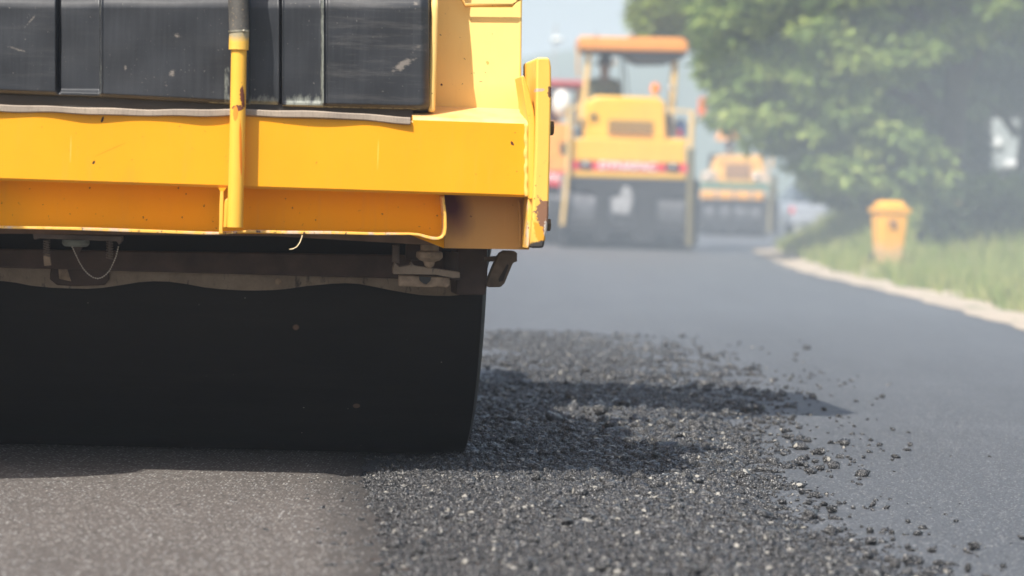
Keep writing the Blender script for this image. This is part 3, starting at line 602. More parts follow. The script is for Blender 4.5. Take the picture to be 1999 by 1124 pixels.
# hanging block on a short threaded rod at the right end
m_blk = simple('brown_dusty_block', (.13, .09, .06), .85, 0, 30, .35, .5)
rd = MB(); pts = [P_(945, 505.5, .30), P_(955, 505.5, .30), P_(985, 503.5, .30)]; rd.tube(pts, .006, 10)
for k in range(6): q = P_(955 + k * 3.2, 505.5 - k * .3, .30); rd.lathe([(.0078, 0), (.0078, .0018)], q, (1, 0, 0), 10)
hb_ = rd.build('threaded_rod', m_blk, roller)
blk = MB().prism([UW(x, y, .28) for x, y in [(985, 489), (1004, 489.5), (1010, 494), (1009.5, 511), (1003, 512), (1000, 517), (985, 553), (977, 560.5), (953, 560.5), (949.5, 556), (951, 549), (968, 507), (976, 494)]], 'v', .28, .33).build('hanging_block', m_blk, roller, .003)
MB().prism([UW(x, y, .279) for x, y in [(990, 515), (993, 518), (982, 548), (974, 550), (973, 545)]], 'v', .277, .2795).build('block_slot', simple('worn_slot', (.04, .028, .022), .9), blk)
# loose bit of wire
MB().tube([P_(590, 459, .02), P_(589, 464, .015), P_(585, 474, .01), P_(579, 482, .0), P_(572, 485.5, -.005), P_(565, 486.5, -.005)], .0011, 6).build('wire_end', simple('pale_wire', (.75, .60, .36), .5), roller, smooth=True)
# the rest of the machine, out of the frame and added shadow casters, which shade the road
hang = MB()
hang.prism([(-2.2, wb - .01), (-1.37, wb - .01), (-1.38, wb - .06), (-1.41, wb - .12), (-1.47, wb - .18), (-1.6, wb - .24), (-2.2, wb - .26)], 'v', .0, .03).build('shadow_flap', m_black, roller)  # unseen flap added to bend the shadow edge on the road
fr = MB().box((-1.9, 1.3, .55), (-.05, 3.2, 1.05)).build('chassis', m_y, roller, .02)
MB().lathe([(RD - .03, 0), (RD, -.01), (RD, -2.0), (RD - .03, -2.01)], (uc, vc + 3.1, RD), (1, 0, 0), 96).build('drum', m_drum, roller, smooth='auto')
MB().box((-1.7, 1.55, 1.05), (-.55, 2.6, 1.5)).build('operator_deck', m_black, roller, .02)
cr = .2
MB().prism([(-1.95, 1.35), (cr - .12, 1.35), (cr, 1.5), (cr, 2.55), (cr - .12, 2.7), (-1.95, 2.7)], 'w', 2.78, 2.84).build('canopy', m_y, roller, .01)
q = Vector((-2.02, 6.33, 1.68)) - FR.o; mu, mv = q.dot(FR.u), q.dot(FR.v)
mk = MB().prism([(mu + .36 * math.cos(a), 1.68 + .42 * math.sin(a)) for a in [k * math.pi / 16 for k in range(32)]], 'v', mv, mv + .05).build('shadow_disc', m_black, roller, .01)  # unseen disc, added only to curve the shadow edge at lower left
MB().tube([(mu, mv + .05, 1.7), (-1.95, .6, 1.9), (-1.8, 1.45, 1.95)], .02, 8).build('mirror_or_caster_arm', m_black, mk)  # added arm carrying the unseen disc
for (u, v) in ((-.06, 1.45), (-1.8, 1.45), (-.06, 2.6), (-1.8, 2.6)):
    MB().tube([(u, v, 1.05), (u, v, 2.78)], .035, 10).build('canopy_post', m_y, roller, smooth='auto')
#@@FAR
exec_far = True
# ------------------------------------------------------------------ machines further down the road
def fyellow(name, base, rough=.4):
    t = NT(name); c = t.mix(t.ramp(t.noise(3, 4), [(.3, 0.), (.7, 1.)]), [x * .9 for x in base], base); c = t.mix(t.ramp(t.noise(6, 5, .7, t.map((3, 3, .5))), [(.5, 0.), (.8, .3)]), c, [x * .6 for x in base]); return t.out(c, rough)
m_fy = fyellow('machine_yellow', (.88, .50, .035)); m_fo = fyellow('canopy_orange', (.85, .33, .06)); m_fr = simple('red_stripe', (.70, .02, .03), .4); m_fk = simple('black_rubbery_steel', (.016, .016, .018), .6, 0, 6)
m_fw = simple('white_lettering', (.85, .85, .85), .4); m_steel = simple('worn_drum_steel', (.14, .14, .15), .42, .6, 5, .35); m_chrome = simple('chrome', (.9, .9, .9), .12, 1); m_glass = simple('lamp_glass', (.8, .8, .78), .1)
m_skin = simple('skin', (.20, .11, .07), .6); m_olive = simple('olive_grey_jacket', (.10, .11, .06), .9); m_hat = simple('dark_hat', (.025, .02, .022), .9); m_dorange = simple('dull_orange_paint', (.80, .42, .10), .6, 0, 4, .3)
m_teal = simple('teal_paint', (.015, .16, .12), .5); m_grille = NT('slatted_grille'); t = m_grille
wv = t.math('FRACT', t.math('MULTIPLY', t.sep()[2], 16)); m_grille = t.out(t.mix(t.ramp(wv, [(.45, 0.), (.55, 1.)]), (.42, .23, .03), (.10, .06, .02)), .5)
def text(s, name, mat, parent, c, width, height, v):
    cu = bpy.data.curves.new(name, 'FONT'); cu.body = s; cu.size = 1; cu.extrude = .02; cu.offset = .028; cu.align_x = 'CENTER'; cu.align_y = 'CENTER'
    o = bpy.data.objects.new(name, cu); COL.objects.link(o); dg = bpy.context.evaluated_depsgraph_get(); dg.update()
    me = bpy.data.meshes.new_from_object(o.evaluated_get(dg)); bpy.data.objects.remove(o)
    xs = [v_.co.x for v_ in me.vertices]; ys = [v_.co.y for v_ in me.vertices]; sx = width / (max(xs) - min(xs)); sy = height / (max(ys) - min(ys)); mx = (max(xs) + min(xs)) / 2; my = (max(ys) + min(ys)) / 2
    for v_ in me.vertices:
        x, y, z = v_.co; v_.co = ((x - mx) * sx + c[0], v - z * .2, (y - my) * sy + c[1])
    me.materials.clear(); me.materials.append(mat); me.name = name
    o = bpy.data.objects.new(name, me); COL.objects.link(o); o.parent = parent; return o
def poly_part(Fm, name, pts, v0, v1, mat, parent, bev=.01, vref=None):
    return MB().prism([(Fm.p(x, y, v0 if vref is None else vref).x, Fm.p(x, y, v0 if vref is None else vref).z) for x, y in pts], 'v', v0, v1).build(name, mat, parent, bev)
def rect(x0, y0, x1, y1, k=.03): return [(x0, y0), (x1, y0 + (x1 - x0) * k), (x1 - (y1 - y0) * k, y1 + (x1 - x0) * k), (x0 - (y1 - y0) * k, y1)]
# ---- middle roller
o1 = G(1226, 487); F1 = Frame((o1.x, o1.y, 0), R(1.5))
r1 = empty('road_roller', F1.o, F1.yaw, 'yellow roller with orange canopy and red lettered stripe driving on the fresh asphalt', 'road roller')
s1 = FPX / o1.y
def poly1(*a, **k): return poly_part(F1, *a, **k)
c0 = F1.p(1226, 490, 0)
dr = MB().lathe([(.57, -1.09), (.6, -1.07), (.6, 1.07), (.57, 1.09)], (0, .60, .6), (1, 0, 0), 64).build('drum', m_steel, r1, smooth='auto')
poly1('front_body', [(1113, 271), (1150, 268), (1340, 275), (1340, 352), (1111, 345)], .0, 1.2, m_fy, r1, .03)
poly1('hood', [(1146, 196), (1165, 186), (1285, 190), (1300, 200), (1302, 275), (1143, 270)], .25, 1.9, m_fy, r1, .05)
poly1('grille', rect(1188, 234, 1274, 261), .20, .25, m_grille, r1, .005)
poly1('side_intake', rect(1290, 222, 1312, 270), .5, 1.2, m_fk, r1, .01)
poly1('stripe', [(1115, 312), (1341, 319), (1341, 337), (1114, 331)], -.012, -.001, m_fr, r1, 0)
q = F1.p(1226, 323.5, -.02); t1 = text('DYNAPAC', 'stripe_lettering', m_fw, r1, (q.x, q.z), 112 / s1, 15 / s1, -.02); t1.rotation_euler = (0, 0, 0)
for x, y in ((1143, 320), (1313, 325)):
    poly1('headlamp', rect(x - 13, y - 8, x + 13, y + 9), -.02, -.0125, m_fk, r1, .002)
    MB().ball(F1.p(x + 1, y, -.045), .045, 8, (1, .5, 1)).build('headlamp', m_chrome, r1, smooth=True)
poly1('yoke_beam', [(1108, 346), (1345, 352), (1345, 387), (1283, 386), (1238, 382), (1190, 380), (1165, 379), (1140, 372), (1108, 366)], .0, .15, m_fk, r1, .01)
for a, b_, c, d in ((1163, 378, 1190, 470), (1238, 378, 1283, 472), (1338, 350, 1366, 478), (1086, 390, 1110, 478)):
    poly1('scraper_support', rect(a, b_, b_ and c, d), -.03, .0, m_fk, r1, .01)
poly1('scraper_bar', rect(1100, 436, 1352, 450), -.02, .0, m_fk, r1, .01)
poly1('fork', [(1193, 386), (1210, 384), (1216, 366), (1224, 363), (1234, 372), (1236, 392), (1226, 420), (1196, 415)], -.05, -.031, simple('dusty_grey_steel', (.30, .30, .31), .7), r1, .01)
# canopy with dark lining and four posts
poly1('canopy', [(1129, 75), (1135, 70), (1200, 72), (1330, 74), (1340, 78), (1345, 90), (1342, 102), (1132, 96)], .5, 1.8, m_fo, r1, .04)
poly1('canopy_lining', [(1132, 97), (1342, 103), (1338, 110), (1320, 118), (1300, 122), (1250, 122), (1236, 117), (1222, 104), (1132, 99)], .55, 1.7, m_fk, r1, .01)
m_post = fyellow('post_yellow', (.80, .55, .20))
for (xa, ya, xb, yb, v) in ((1150, 100, 1137, 232, .7), (1320, 104, 1309, 270, .7), (1318, 104, 1308, 215, 1.6),):
    MB().tube([F1.p(xa, ya, v), F1.p(xb, yb, v)], .045, 8).build('canopy_post', m_post, r1, smooth='auto')
MB().tube([F1.p(1129, 96, .9), F1.p(1128, 140, .9), F1.p(1131, 150, .9)], .02, 6).build('hanging_strap', m_dorange, r1)
MB().tube([F1.p(1213, 102, .9), F1.p(1214, 184, .9)], .012, 6).tube([F1.p(1218, 108, .9), F1.p(1226, 184, .9)], .012, 6).build('screen_frame', m_fk, r1)
# left and right slim stand-off posts
MB().tube([F1.p(1112, 215, -.1), F1.p(1109, 330, -.1), F1.p(1098, 440, -.1)], .035, 8).build('marker_post', m_post, r1, smooth='auto')
MB().tube([F1.p(1352, 218, -.1), F1.p(1349, 290, -.1)], .045, 8).build('marker_post', m_post, r1, smooth='auto')
MB().tube([F1.p(1349, 290, -.1), F1.p(1346, 480, -.1)], .055, 8).build('marker_post', simple('olive_grimy_post', (.16, .13, .05), .8), r1, smooth='auto')
MB().tube([F1.p(1302, 215, .1), F1.p(1354, 218, .1)], .02, 6).build('hand_rail', m_post, r1)
MB().tube([F1.p(1103, 210, .1), F1.p(1140, 210, .1)], .02, 6).build('hand_rail', m_post, r1)
mr = MB().tube([F1.p(1350, 250, 0), F1.p(1372, 226, 0)], .012, 6).build('mirror_or_caster_arm', m_post, r1)
poly1('mirror', [(1365, 192), (1374, 188), (1381, 195), (1378, 222), (1368, 228), (1362, 220)], -.02, .05, simple('orange_mirror', (.75, .16, .03), .4), r1, .01)
q = F1.p(1279, 186, .5)
bc = MB().lathe([(.05, 0), (.05, .05), (.035, .06)], q, (0, 0, 1), 16).build('beacon_base', m_fy, r1)
tb = NT('orange_beacon'); MB().lathe([(.075, .06), (.08, .12), (.06, .18), (.02, .20)], q, (0, 0, 1), 16).build('beacon', tb.out((.95, .25, .02), .15), r1, smooth='auto')
for x, y, r in ((1233, 66, .04), (1200, 120, .045), (1309, 173, .05), (1163, 68, .03)):
    MB().ball(F1.p(x, y, .5), r, 8).build('glint_ball', m_chrome, r1, smooth=True)  # added chrome balls standing in for sun glints on the machine
for x, y in ((1159, 227), (1127, 259)):
    MB().ball(F1.p(x, y, -.0 if y > 240 else .22), .06, 8, (1.1, .5, .8)).build('side_lamp', m_fk, r1, smooth=True)
m_blue = simple('blue_plastic', (.02, .06, .20), .4)
MB().lathe([(.09, 0), (.10, .03), (.10, .22), (.06, .28), (.03, .30)], F1.p(1328, 268, .9), (0, 0, 1), 16).build('water_can', m_blue, r1, smooth='auto')
MB().box(tuple(F1.p(1320, 268, .8)), tuple(F1.p(1330, 253, .85))).build('can_bracket', m_fr, r1)
poly1('side_step', rect(1302, 270, 1345, 276), .3, 1.2, m_fy, r1, .01)
# seated operator built as one skinned body
def person(name, label, base, scale, yaw, shirt, skinm, pants, hat, hatkind='hat', arms=True):
    root = empty(name, base, yaw, label, 'person')
    def skin(nm, verts, edges, rad, mat, rt=0, sub=2):
        me = bpy.data.meshes.new(nm); me.from_pydata([Vector(v) * scale for v in verts], edges, []); me.materials.append(mat)
        o = bpy.data.objects.new(nm, me); COL.objects.link(o); o.parent = root
        o.modifiers.new('skin', 'SKIN'); s = o.modifiers.new('sub', 'SUBSURF'); s.levels = s.render_levels = sub
        for i, r in enumerate(rad):
            me.skin_vertices[0].data[i].radius = (r[0] * scale, r[1] * scale) if hasattr(r, '__len__') else (r * scale, r * scale); me.skin_vertices[0].data[i].use_root = (i == rt)
        me.shade_smooth(); return o
    # seated facing -v (towards camera): hips at z=.5
    V = [(0, 0, .50), (0, -.02, .66), (0, -.03, .86), (0, -.02, 1.0), (0, -.02, 1.08), (0, -.03, 1.17), (0, -.035, 1.26), (0, -.03, 1.33),
         (-.19, -.02, .98), (-.25, -.08, .76), (-.15, -.30, .72), (-.10, -.38, .74), (.19, -.02, .98), (.25, -.08, .76), (.15, -.30, .72), (.10, -.38, .74),
         (-.10, 0, .50), (-.15, -.40, .50), (-.15, -.43, .10), (-.15, -.55, .05), (.10, 0, .50), (.15, -.40, .50), (.15, -.43, .10), (.15, -.55, .05)]
    E = [(0, 1), (1, 2), (2, 3), (3, 4), (4, 5), (5, 6), (6, 7), (3, 8), (8, 9), (9, 10), (10, 11), (3, 12), (12, 13), (13, 14), (14, 15), (0, 16), (16, 17), (17, 18), (18, 19), (0, 20), (20, 21), (21, 22), (22, 23)]
    Rr = [(.16, .12), (.15, .11), (.17, .12), (.13, .10), .055, .085, .105, .070, .065, .05, .038, .03, .065, .05, .038, .03, .09, .075, .05, .035, .09, .075, .05, .035]
    skin('body', V, E, Rr, skinm)
    # jacket a little larger than the torso and arms
    VJ = [(0, 0, .48), (0, -.02, .66), (0, -.03, .86), (0, -.02, 1.0), (0, -.02, 1.05), (-.19, -.02, .98), (-.25, -.08, .76), (-.17, -.27, .72), (.19, -.02, .98), (.25, -.08, .76), (.17, -.27, .72)]
    skin('jacket', VJ, [(0, 1), (1, 2), (2, 3), (3, 4), (3, 5), (5, 6), (6, 7), (3, 8), (8, 9), (9, 10)], [(.18, .14), (.18, .13), (.20, .14), (.155, .12), .075, .085, .07, .055, .085, .07, .055], shirt)
    VP = [(0, 0, .50), (-.10, 0, .50), (-.15, -.40, .50), (-.15, -.43, .14), (.10, 0, .50), (.15, -.40, .50), (.15, -.43, .14)]
    skin('trousers', VP, [(0, 1), (1, 2), (2, 3), (0, 4), (4, 5), (5, 6)], [.15, .11, .092, .065, .11, .092, .065], pants)
    hz = 1.30 * scale
    if hatkind == 'hat':
        MB().lathe([(.170 * scale, -.03), (.175 * scale, .0), (.112 * scale, .03 * scale), (.095 * scale, .11 * scale), (.06 * scale, .14 * scale)], (0, -.03 * scale, hz), (0, 0, 1), 24).build('hat', hat, root, smooth='auto')
    return root
m_trou = simple('dark_trousers', (.03, .03, .04), .9)
pb = F1.p(1179, 186, 1.3); wpb = F1.o + F1.u * pb.x + F1.v * pb.y
person('person', 'operator in wide dark hat and olive jacket seated on the yellow roller', (wpb.x, wpb.y, pb.z - .77), 1.0, F1.yaw, m_olive, m_skin, m_trou, m_hat)
poly1('operator_deck', rect(1140, 215, 1305, 290), 1.0, 2.6, m_fk, r1, .02)
MB().box((pb.x - .25, 1.15, pb.z - .74), (pb.x + .25, 1.75, pb.z - .30)).build('seat', m_fk, r1, .04)
# ---- left roller partly hidden behind the near machine
o2 = G(1085, 478); F2 = Frame((o2.x, o2.y, 0), R(1))
r2 = empty('road_roller', F2.o, F2.yaw, 'orange roller with red canopy half hidden behind the near roller', 'road roller')
def poly2(*a, **k): return poly_part(F2, *a, **k)
MB().lathe([(.57, -1.0), (.6, -.98), (.6, .98), (.57, 1.0)], (-.3, .60, .6), (1, 0, 0), 48).build('drum', m_steel, r2, smooth='auto')
poly2('front_body', [(960, 238), (1000, 235), (1118, 242), (1124, 330), (1122, 350), (955, 345)], .0, 1.4, simple('orange_paint', (.85, .36, .07), .5, 0, 3), r2, .04)
poly2('stripe', [(1000, 331), (1106, 333), (1104, 363), (1000, 360)], -.014, -.001, m_fr, r2, 0)
q = F2.p(1063, 345, -.02); text('DYNAPAC', 'stripe_lettering', m_fw, r2, (q.x, q.z), 80 / (FPX / o2.y), 15 / (FPX / o2.y), -.02)
poly2('yoke_beam', [(1000, 361), (1104, 364), (1102, 392), (1000, 390)], .05, .3, m_fk, r2, .01)
poly2('scraper_support', rect(1072, 385, 1082, 480), -.02, .05, m_fk, r2, .01)
poly2('panel_opening', rect(1094, 278, 1108, 302), -.006, -.001, m_fk, r2, 0)
poly2('canopy', [(960, 152), (1140, 157), (1140, 169), (960, 163)], .4, 2.4, simple('red_canopy_paint', (.50, .09, .10), .5, 0, 3), r2, .03)
for x, v in ((1132, .6), (985, .6), (1125, 2.2)):
    MB().tube([F2.p(x + 2, 168, v), F2.p(x - 2, 245, v)], .035, 8).build('canopy_post', m_post, r2, smooth='auto')
poly2('operator_seat', [(1064, 178), (1088, 178), (1094, 240), (1064, 238)], .9, 1.2, simple('maroon_seat', (.10, .03, .04), .7), r2, .05)
MB().ball(F2.p(1097, 202, .2), .17, 10, (.95, .7, 1.35)).build('white_tank', simple('cream_plastic', (.78, .77, .72), .5), r2, smooth=True)
MB().tube([F2.p(1108, 225, .2), F2.p(1113, 240, .2), F2.p(1112, 330, .1)], .03, 8).build('grab_rail', m_post, r2, smooth='auto')
# ---- right roller, small
o3 = G(1440, 461); F3 = Frame((o3.x, o3.y, 0), R(-2))
r3 = empty('road_roller', F3.o, F3.yaw, 'small dusty orange roller with teal band furthest right down the road', 'road roller')
def poly3(*a, **k): return poly_part(F3, *a, **k)
MB().lathe([(.50, -.86), (.53, -.84), (.53, .84), (.50, .86)], (-.1, .53, .53), (1, 0, 0), 48).build('drum', m_steel, r3, smooth='auto')
poly3('hood', [(1398, 306), (1404, 303), (1482, 303), (1492, 310), (1497, 350), (1500, 362), (1378, 360), (1388, 335)], .1, 1.8, m_dorange, r3, .05)
poly3('grille', rect(1416, 318, 1466, 348, .02), .07, .10, simple('brown_grille', (.32, .17, .08), .6), r3, .01)
poly3('front_body', [(1372, 335), (1398, 330), (1402, 358), (1370, 358)], .0, .5, simple('cream_dusty_paint', (.60, .45, .30), .6), r3, .03)
poly3('front_body', [(1470, 335), (1500, 332), (1506, 361), (1474, 360)], .0, .5, simple('cream_dusty_paint', (.55, .42, .30), .6), r3, .03)
for x, y in ((1384, 344), (1476, 346)): MB().ball(F3.p(x, y, -.04), .06, 8, (1.6, .4, 1)).build('headlamp', m_chrome, r3, smooth=True)
poly3('teal_band', [(1368, 357), (1508, 359), (1508, 370), (1367, 368)], -.01, .6, m_teal, r3, .01)
poly3('bumper', [(1368, 370), (1492, 373), (1490, 391), (1367, 388)], -.05, .2, fyellow('bumper_orange', (.85, .40, .07)), r3, .03)
for x in (1396, 1430, 1464): poly3('bumper_gap', rect(x, 374, x + 7, 388, .02), -.056, -.051, simple('dull_steel', (.25, .2, .17), .6), r3, .003)
poly3('yoke_beam', [(1366, 391), (1510, 394), (1510, 404), (1366, 401)], .0, .3, m_fk, r3, .01)
for a, b_ in ((1364, 1374), (1393, 1404), (1424, 1434), (1456, 1462), (1484, 1522)): poly3('scraper_support', rect(a, 395, b_, 455, .02), -.03, .0, m_fk, r3, .008)
poly3('scraper_bar', rect(1366, 424, 1500, 446, .01), -.02, .0, m_fk, r3, .01)
MB().tube([F3.p(1512, 342, .3), F3.p(1512, 455, .3)], .07, 8).build('side_post', simple('olive_post', (.13, .11, .05), .8), r3)
MB().tube([F3.p(1505, 362, -.05), F3.p(1502, 455, -.05)], .06, 8).build('side_post', simple('dull_olive_post', (.20, .17, .09), .8), r3)
MB().tube([F3.p(1492, 290, .6), F3.p(1492, 312, .6)], .035, 8).tube([F3.p(1507, 296, .6), F3.p(1506, 330, .6)], .03, 8).build('exhaust_pipe', m_dorange, r3)
poly3('operator_deck', rect(1385, 300, 1490, 340, .02), 1.8, 2.6, m_fk, r3, .02)
pb3 = F3.p(1423, 306, 2.0); w3 = F3.o + F3.u * pb3.x + F3.v * pb3.y
person('person', 'operator in dark clothes seated on the small roller under an umbrella', (w3.x, w3.y, pb3.z - .92), .95, F3.yaw, simple('dark_shirt', (.02, .025, .035), .9), m_skin, m_trou, m_hat)
uq = F3.p(1422, 274, 2.3); wu = F3.o + F3.u * uq.x + F3.v * uq.y
um = empty('umbrella', (wu.x, wu.y, 0), 0, 'faded orange umbrella open over the small roller operator', 'umbrella')
hz = uq.z; pr = [(.02, hz + .38), (.12, hz + .36), (.24, hz + .28), (.32, hz + .13), (.345, hz), (.33, hz), (.30, hz + .12), (.22, hz + .26), (.1, hz + .34), (.02, hz + .36)]
MB().lathe(pr, (0, 0, 0), (0, 0, 1), 8).build('cover', fyellow('umbrella_cloth', (.80, .36, .10), .8), um)
MB().tube([(0, 0, hz - .9), (0, 0, hz + .36)], .012, 6).build('pole', m_fk, um)
m_tan = simple('brown_grille', (.3, .17, .08), .6)
# ------------------------------------------------------------------ bin, cars, posts, lamp, fence, house
GTc = GT(1733, 521)
bn = empty('wheelie_bin', (GTc.x, GTc.y, float(tz(GTc.x, GTc.y))), R(12), 'orange yellow wheelie bin standing in the grass beside the road', 'wheelie bin')
sb = FPX / GTc.y; hB = 131 / sb; wB = 57 / sb
m_bin = NT('bin_plastic'); t = m_bin; c = t.mix(t.ramp(t.math('ADD', t.math('MULTIPLY', t.sep()[2], 1 / hB), t.math('MULTIPLY', t.noise(8, 3), .3)), [(.36, 0.), (.55, 1.)]), (.66, .42, .19), (.90, .42, .02)); m_bin = t.out(c, .55)
def frus(m, w0, d0, w1, d1, z0, z1, cy=0, cy1=None):
    cy1 = cy if cy1 is None else cy1
    vs = [(-w0, cy - d0, z0), (w0, cy - d0, z0), (w0, cy + d0, z0), (-w0, cy + d0, z0), (-w1, cy1 - d1, z1), (w1, cy1 - d1, z1), (w1, cy1 + d1, z1), (-w1, cy1 + d1, z1)]
    return m.add(vs, [(0, 3, 2, 1), (4, 5, 6, 7), (0, 1, 5, 4), (1, 2, 6, 5), (2, 3, 7, 6), (3, 0, 4, 7)])
frus(MB(), wB * .38, wB * .40, wB * .5, wB * .55, .03, hB * .79).build('bin_body', m_bin, bn, .03)
rim = frus(MB(), wB * .57, wB * .60, wB * .57, wB * .60, hB * .80, hB * .88).build('bin_rim', m_bin, bn, .012)
lid = frus(MB(), wB * .50, wB * .56, wB * .36, wB * .40, hB * .883, hB * .985).build('lid', m_bin, bn, .03)
MB().tube([(-wB * .34, wB * .72, hB * .86), (wB * .34, wB * .72, hB * .86)], .018, 8).build('handle', m_bin, bn)
for s in (-1, 1): MB().lathe([(.07, 0), (.08, .01), (.08, .04), (.07, .05)], (s * wB * .40 - (.05 if s < 0 else 0), wB * .42, .08), (1, 0, 0), 20).build('wheel', m_fk, bn, smooth='auto')
MB().box((-.07, -wB * .62, hB * .62), (.02, -wB * .54, hB * .70)).build('latch', simple('brown_stain_latch', (.25, .12, .05), .7), bn, .01)
def car(name, label, loc, yaw, paint):
    root = empty(name, loc, yaw, label, 'car')
    W = .86
    sec = [(-2.1, .35, .62), (-2.05, .30, .90), (-1.55, .30, 1.0), (-1.15, .30, 1.04), (.9, .30, 1.0), (1.9, .30, .88), (2.1, .33, .62)]
    m = MB(); pts = [(-2.15, .30), (-2.2, .55), (-2.12, .86), (-1.6, .95), (.95, .93), (1.8, .84), (2.1, .66), (2.15, .34)]
    vs = []; fs = []
    for xs_, sh_ in ((-W, 1), (-W * .93, 1.0), (W * .93, 1.0), (W, 1)):
        for (y, z) in pts: vs.append((xs_, y * (1 if abs(xs_) < W else .97), z if abs(xs_) < W else min(z, .80)))
    n = len(pts)
    for k in range(3):
        for i in range(n): j = (i + 1) % n; fs.append((k * n + i, k * n + j, (k + 1) * n + j, (k + 1) * n + i))
    fs += [tuple(range(n)), tuple(range(3 * n, 4 * n))]
    m.add(vs, fs).build('body', paint, root, .04)
    g = MB(); b0 = [(-1.7, .94), (-1.25, 1.36), (-.2, 1.42), (.95, .93)]
    vs = []
    for s in (-1, 1): vs += [(s * (W * .86 if z < 1 else W * .68), y, z) for y, z in b0]
    g.add(vs, [(0, 1, 2, 3), (7, 6, 5, 4), (0, 4, 5, 1), (1, 5, 6, 2), (2, 6, 7, 3), (3, 7, 4, 0)]).build('window', simple('car_glass', (.03, .04, .05), .08), root, .02)
    MB().box((-W * .66, -1.2, 1.385), (W * .66, -.25, 1.44)).build('roof', paint, root, .03)
    for s in (-1, 1):
        for y in (-1.3, 1.3): 
            w = MB().lathe([(.29, 0), (.31, .03), (.31, .17), (.29, .2)], (s * W - (.2 if s > 0 else 0), y, .31), (1, 0, 0), 24).build('wheel', m_fk, root, smooth='auto')
        MB().box((s * .80 - .1, -2.17, .62), (s * .80 + .02, -2.09, .80)).build('tail_lamp', m_fr, root, .01)
    MB().box((-W * .9, -2.24, .33), (W * .9, -2.12, .52)).build('bumper', paint, root, .03)
    return root
cq = atY(1572, 455, 88)
car('parked_car', 'silver grey car at the roadside beyond the rollers', (cq.x, cq.y, 0), R(6), simple('silver_paint', (.34, .36, .39), .35, .3))
vq = atY(1597, 455, 104)
van = empty('parked_van', (vq.x, vq.y, .1), R(4), 'white van far off behind the silver car', 'van'); m_van = simple('white_van_paint', (.85, .85, .84), .5)
MB().prism([(-2.2, .35), (-2.25, 1.1), (-2.15, 1.32), (.9, 1.32), (1.7, 1.0), (2.1, .85), (2.1, .35)], 'u', -.32, .32).build('body', m_van, van, .06)
MB().box((-.25, -2.27, .95), (.25, -2.22, 1.2)).build('window', simple('van_glass', (.3, .33, .36), .1), van, .01)
for s in (-1, 1):
    for y in (-1.4, 1.3): MB().lathe([(.22, 0), (.22, .12)], (s * .32 - (.12 if s > 0 else 0), y, .22), (1, 0, 0), 18).build('wheel', m_fk, van)
for s in (-1, 1): MB().box((s * .27 - .04, -2.27, .5), (s * .27 + .03, -2.2, .68)).build('tail_lamp', m_fr, van)
m_conc = simple('pale_concrete', (.45, .44, .42), .8)
for (px, y0, y1, Y, lb_) in ((1555, 440, 372, 92, 'thin pale roadside post nearest the parked car'), (1631, 425, 400, 80, 'short white post at the top of the grass bank'), (1661, 432, 388, 70, 'pale post with round white head on the grass bank')):
    a = atY(px, y0, Y); b_ = atY(px, y1, Y); z0 = min(float(tz(a.x, a.y)) - .05, a.z)
    o = empty('marker_post', (a.x, a.y, z0), 0, lb_, 'post', 'pale posts along the verge')
    MB().tube([(0, 0, 0), (0, 0, b_.z - z0)], .05, 8).build('post_shaft', m_conc, o)
    MB().ball((0, 0, b_.z - z0), .085, 6).build('post_cap', m_conc, o, smooth=True)
# street lamp seen as a pale blur left of the canopy
lq = atY(1088, 78, 95); px_ = atY(1071, 470, 95).x
lamp = empty('street_lamp', (px_, 95, 0), 0, 'grey street lamp far off left of the orange canopy', 'street lamp')
MB().tube([(0, 0, 0), (0, 0, lq.z + .5)], .03, 8).build('pole', simple('grey_pole', (.4, .4, .4), .6), lamp)
MB().tube([(0, 0, lq.z + .35), (lq.x - px_ - .1, 0, lq.z + .15)], .025, 8).build('arm', m_conc, lamp)
MB().ball((lq.x - px_, 0, lq.z), .16, 8, (1.3, 1, .7)).build('lamp_head', simple('pale_lamp_head', (.6, .62, .6), .5), lamp, smooth=True)
# ---- house and yard behind the big tree
hs_ = atY(2010, 300, 62)
house = empty('house', (hs_.x + 1.2, 64, .3), R(-4), 'house with walls darkened for the shade behind the big tree', 'house')
m_dark = simple('shade_dark_wall', (.035, .033, .03), .9, 0, 3)  # deep shadow behind the tree put into the dark wall colour
MB().box((-2.6, 0, 0), (5, 5, 3.6)).build('wall', m_dark, house)
MB().prism([(-3.1, 3.6), (1.2, 5.4), (5.5, 3.6), (5.5, 3.5), (-3.1, 3.5)], 'v', -.6, 5.5).build('roof', simple('brown_roof', (.08, .05, .04), .9), house)
wq = Frame(house.location, R(-4)); a = wq.p(1937, 232, -.04); b_ = wq.p(2040, 332, -.04)
wf = MB().box((a.x, -.05, b_.z), (b_.x, -.005, a.z)).build('window', simple('pale_curtained_window', (.34, .37, .37), .4), house, .01)
MB().ball(wq.p(1949, 278, -.12), .09, 8, (.8, .4, 1.2)).build('wall_lamp', m_glass, house, smooth=True)
MB().box((a.x + .3, -.12, b_.z + .05), (b_.x, -.055, b_.z + .18)).build('window_sill', m_fw, wf, .02)
m_wood = simple('weathered_tan_wood', (.42, .30, .15), .85, 0, 10)
for k, (px, lab) in enumerate(((1872, 'left of two short tan wooden posts by the tree'), (1892, 'right of two short tan wooden posts by the tree'))):
    d = GT(px, 480); a = atY(px, 480, 38); b_ = atY(px, 395, 38); z0 = float(tz(a.x, a.y)) - .05
    w = .05 if k == 0 else .04
    o = MB().box((-w, -w, z0), (w, w, b_.z)).build('wooden_post', m_wood, None, .01); o.location = (a.x, a.y, 0); tag(o, lab, 'wooden post', 'wooden posts by the tree')
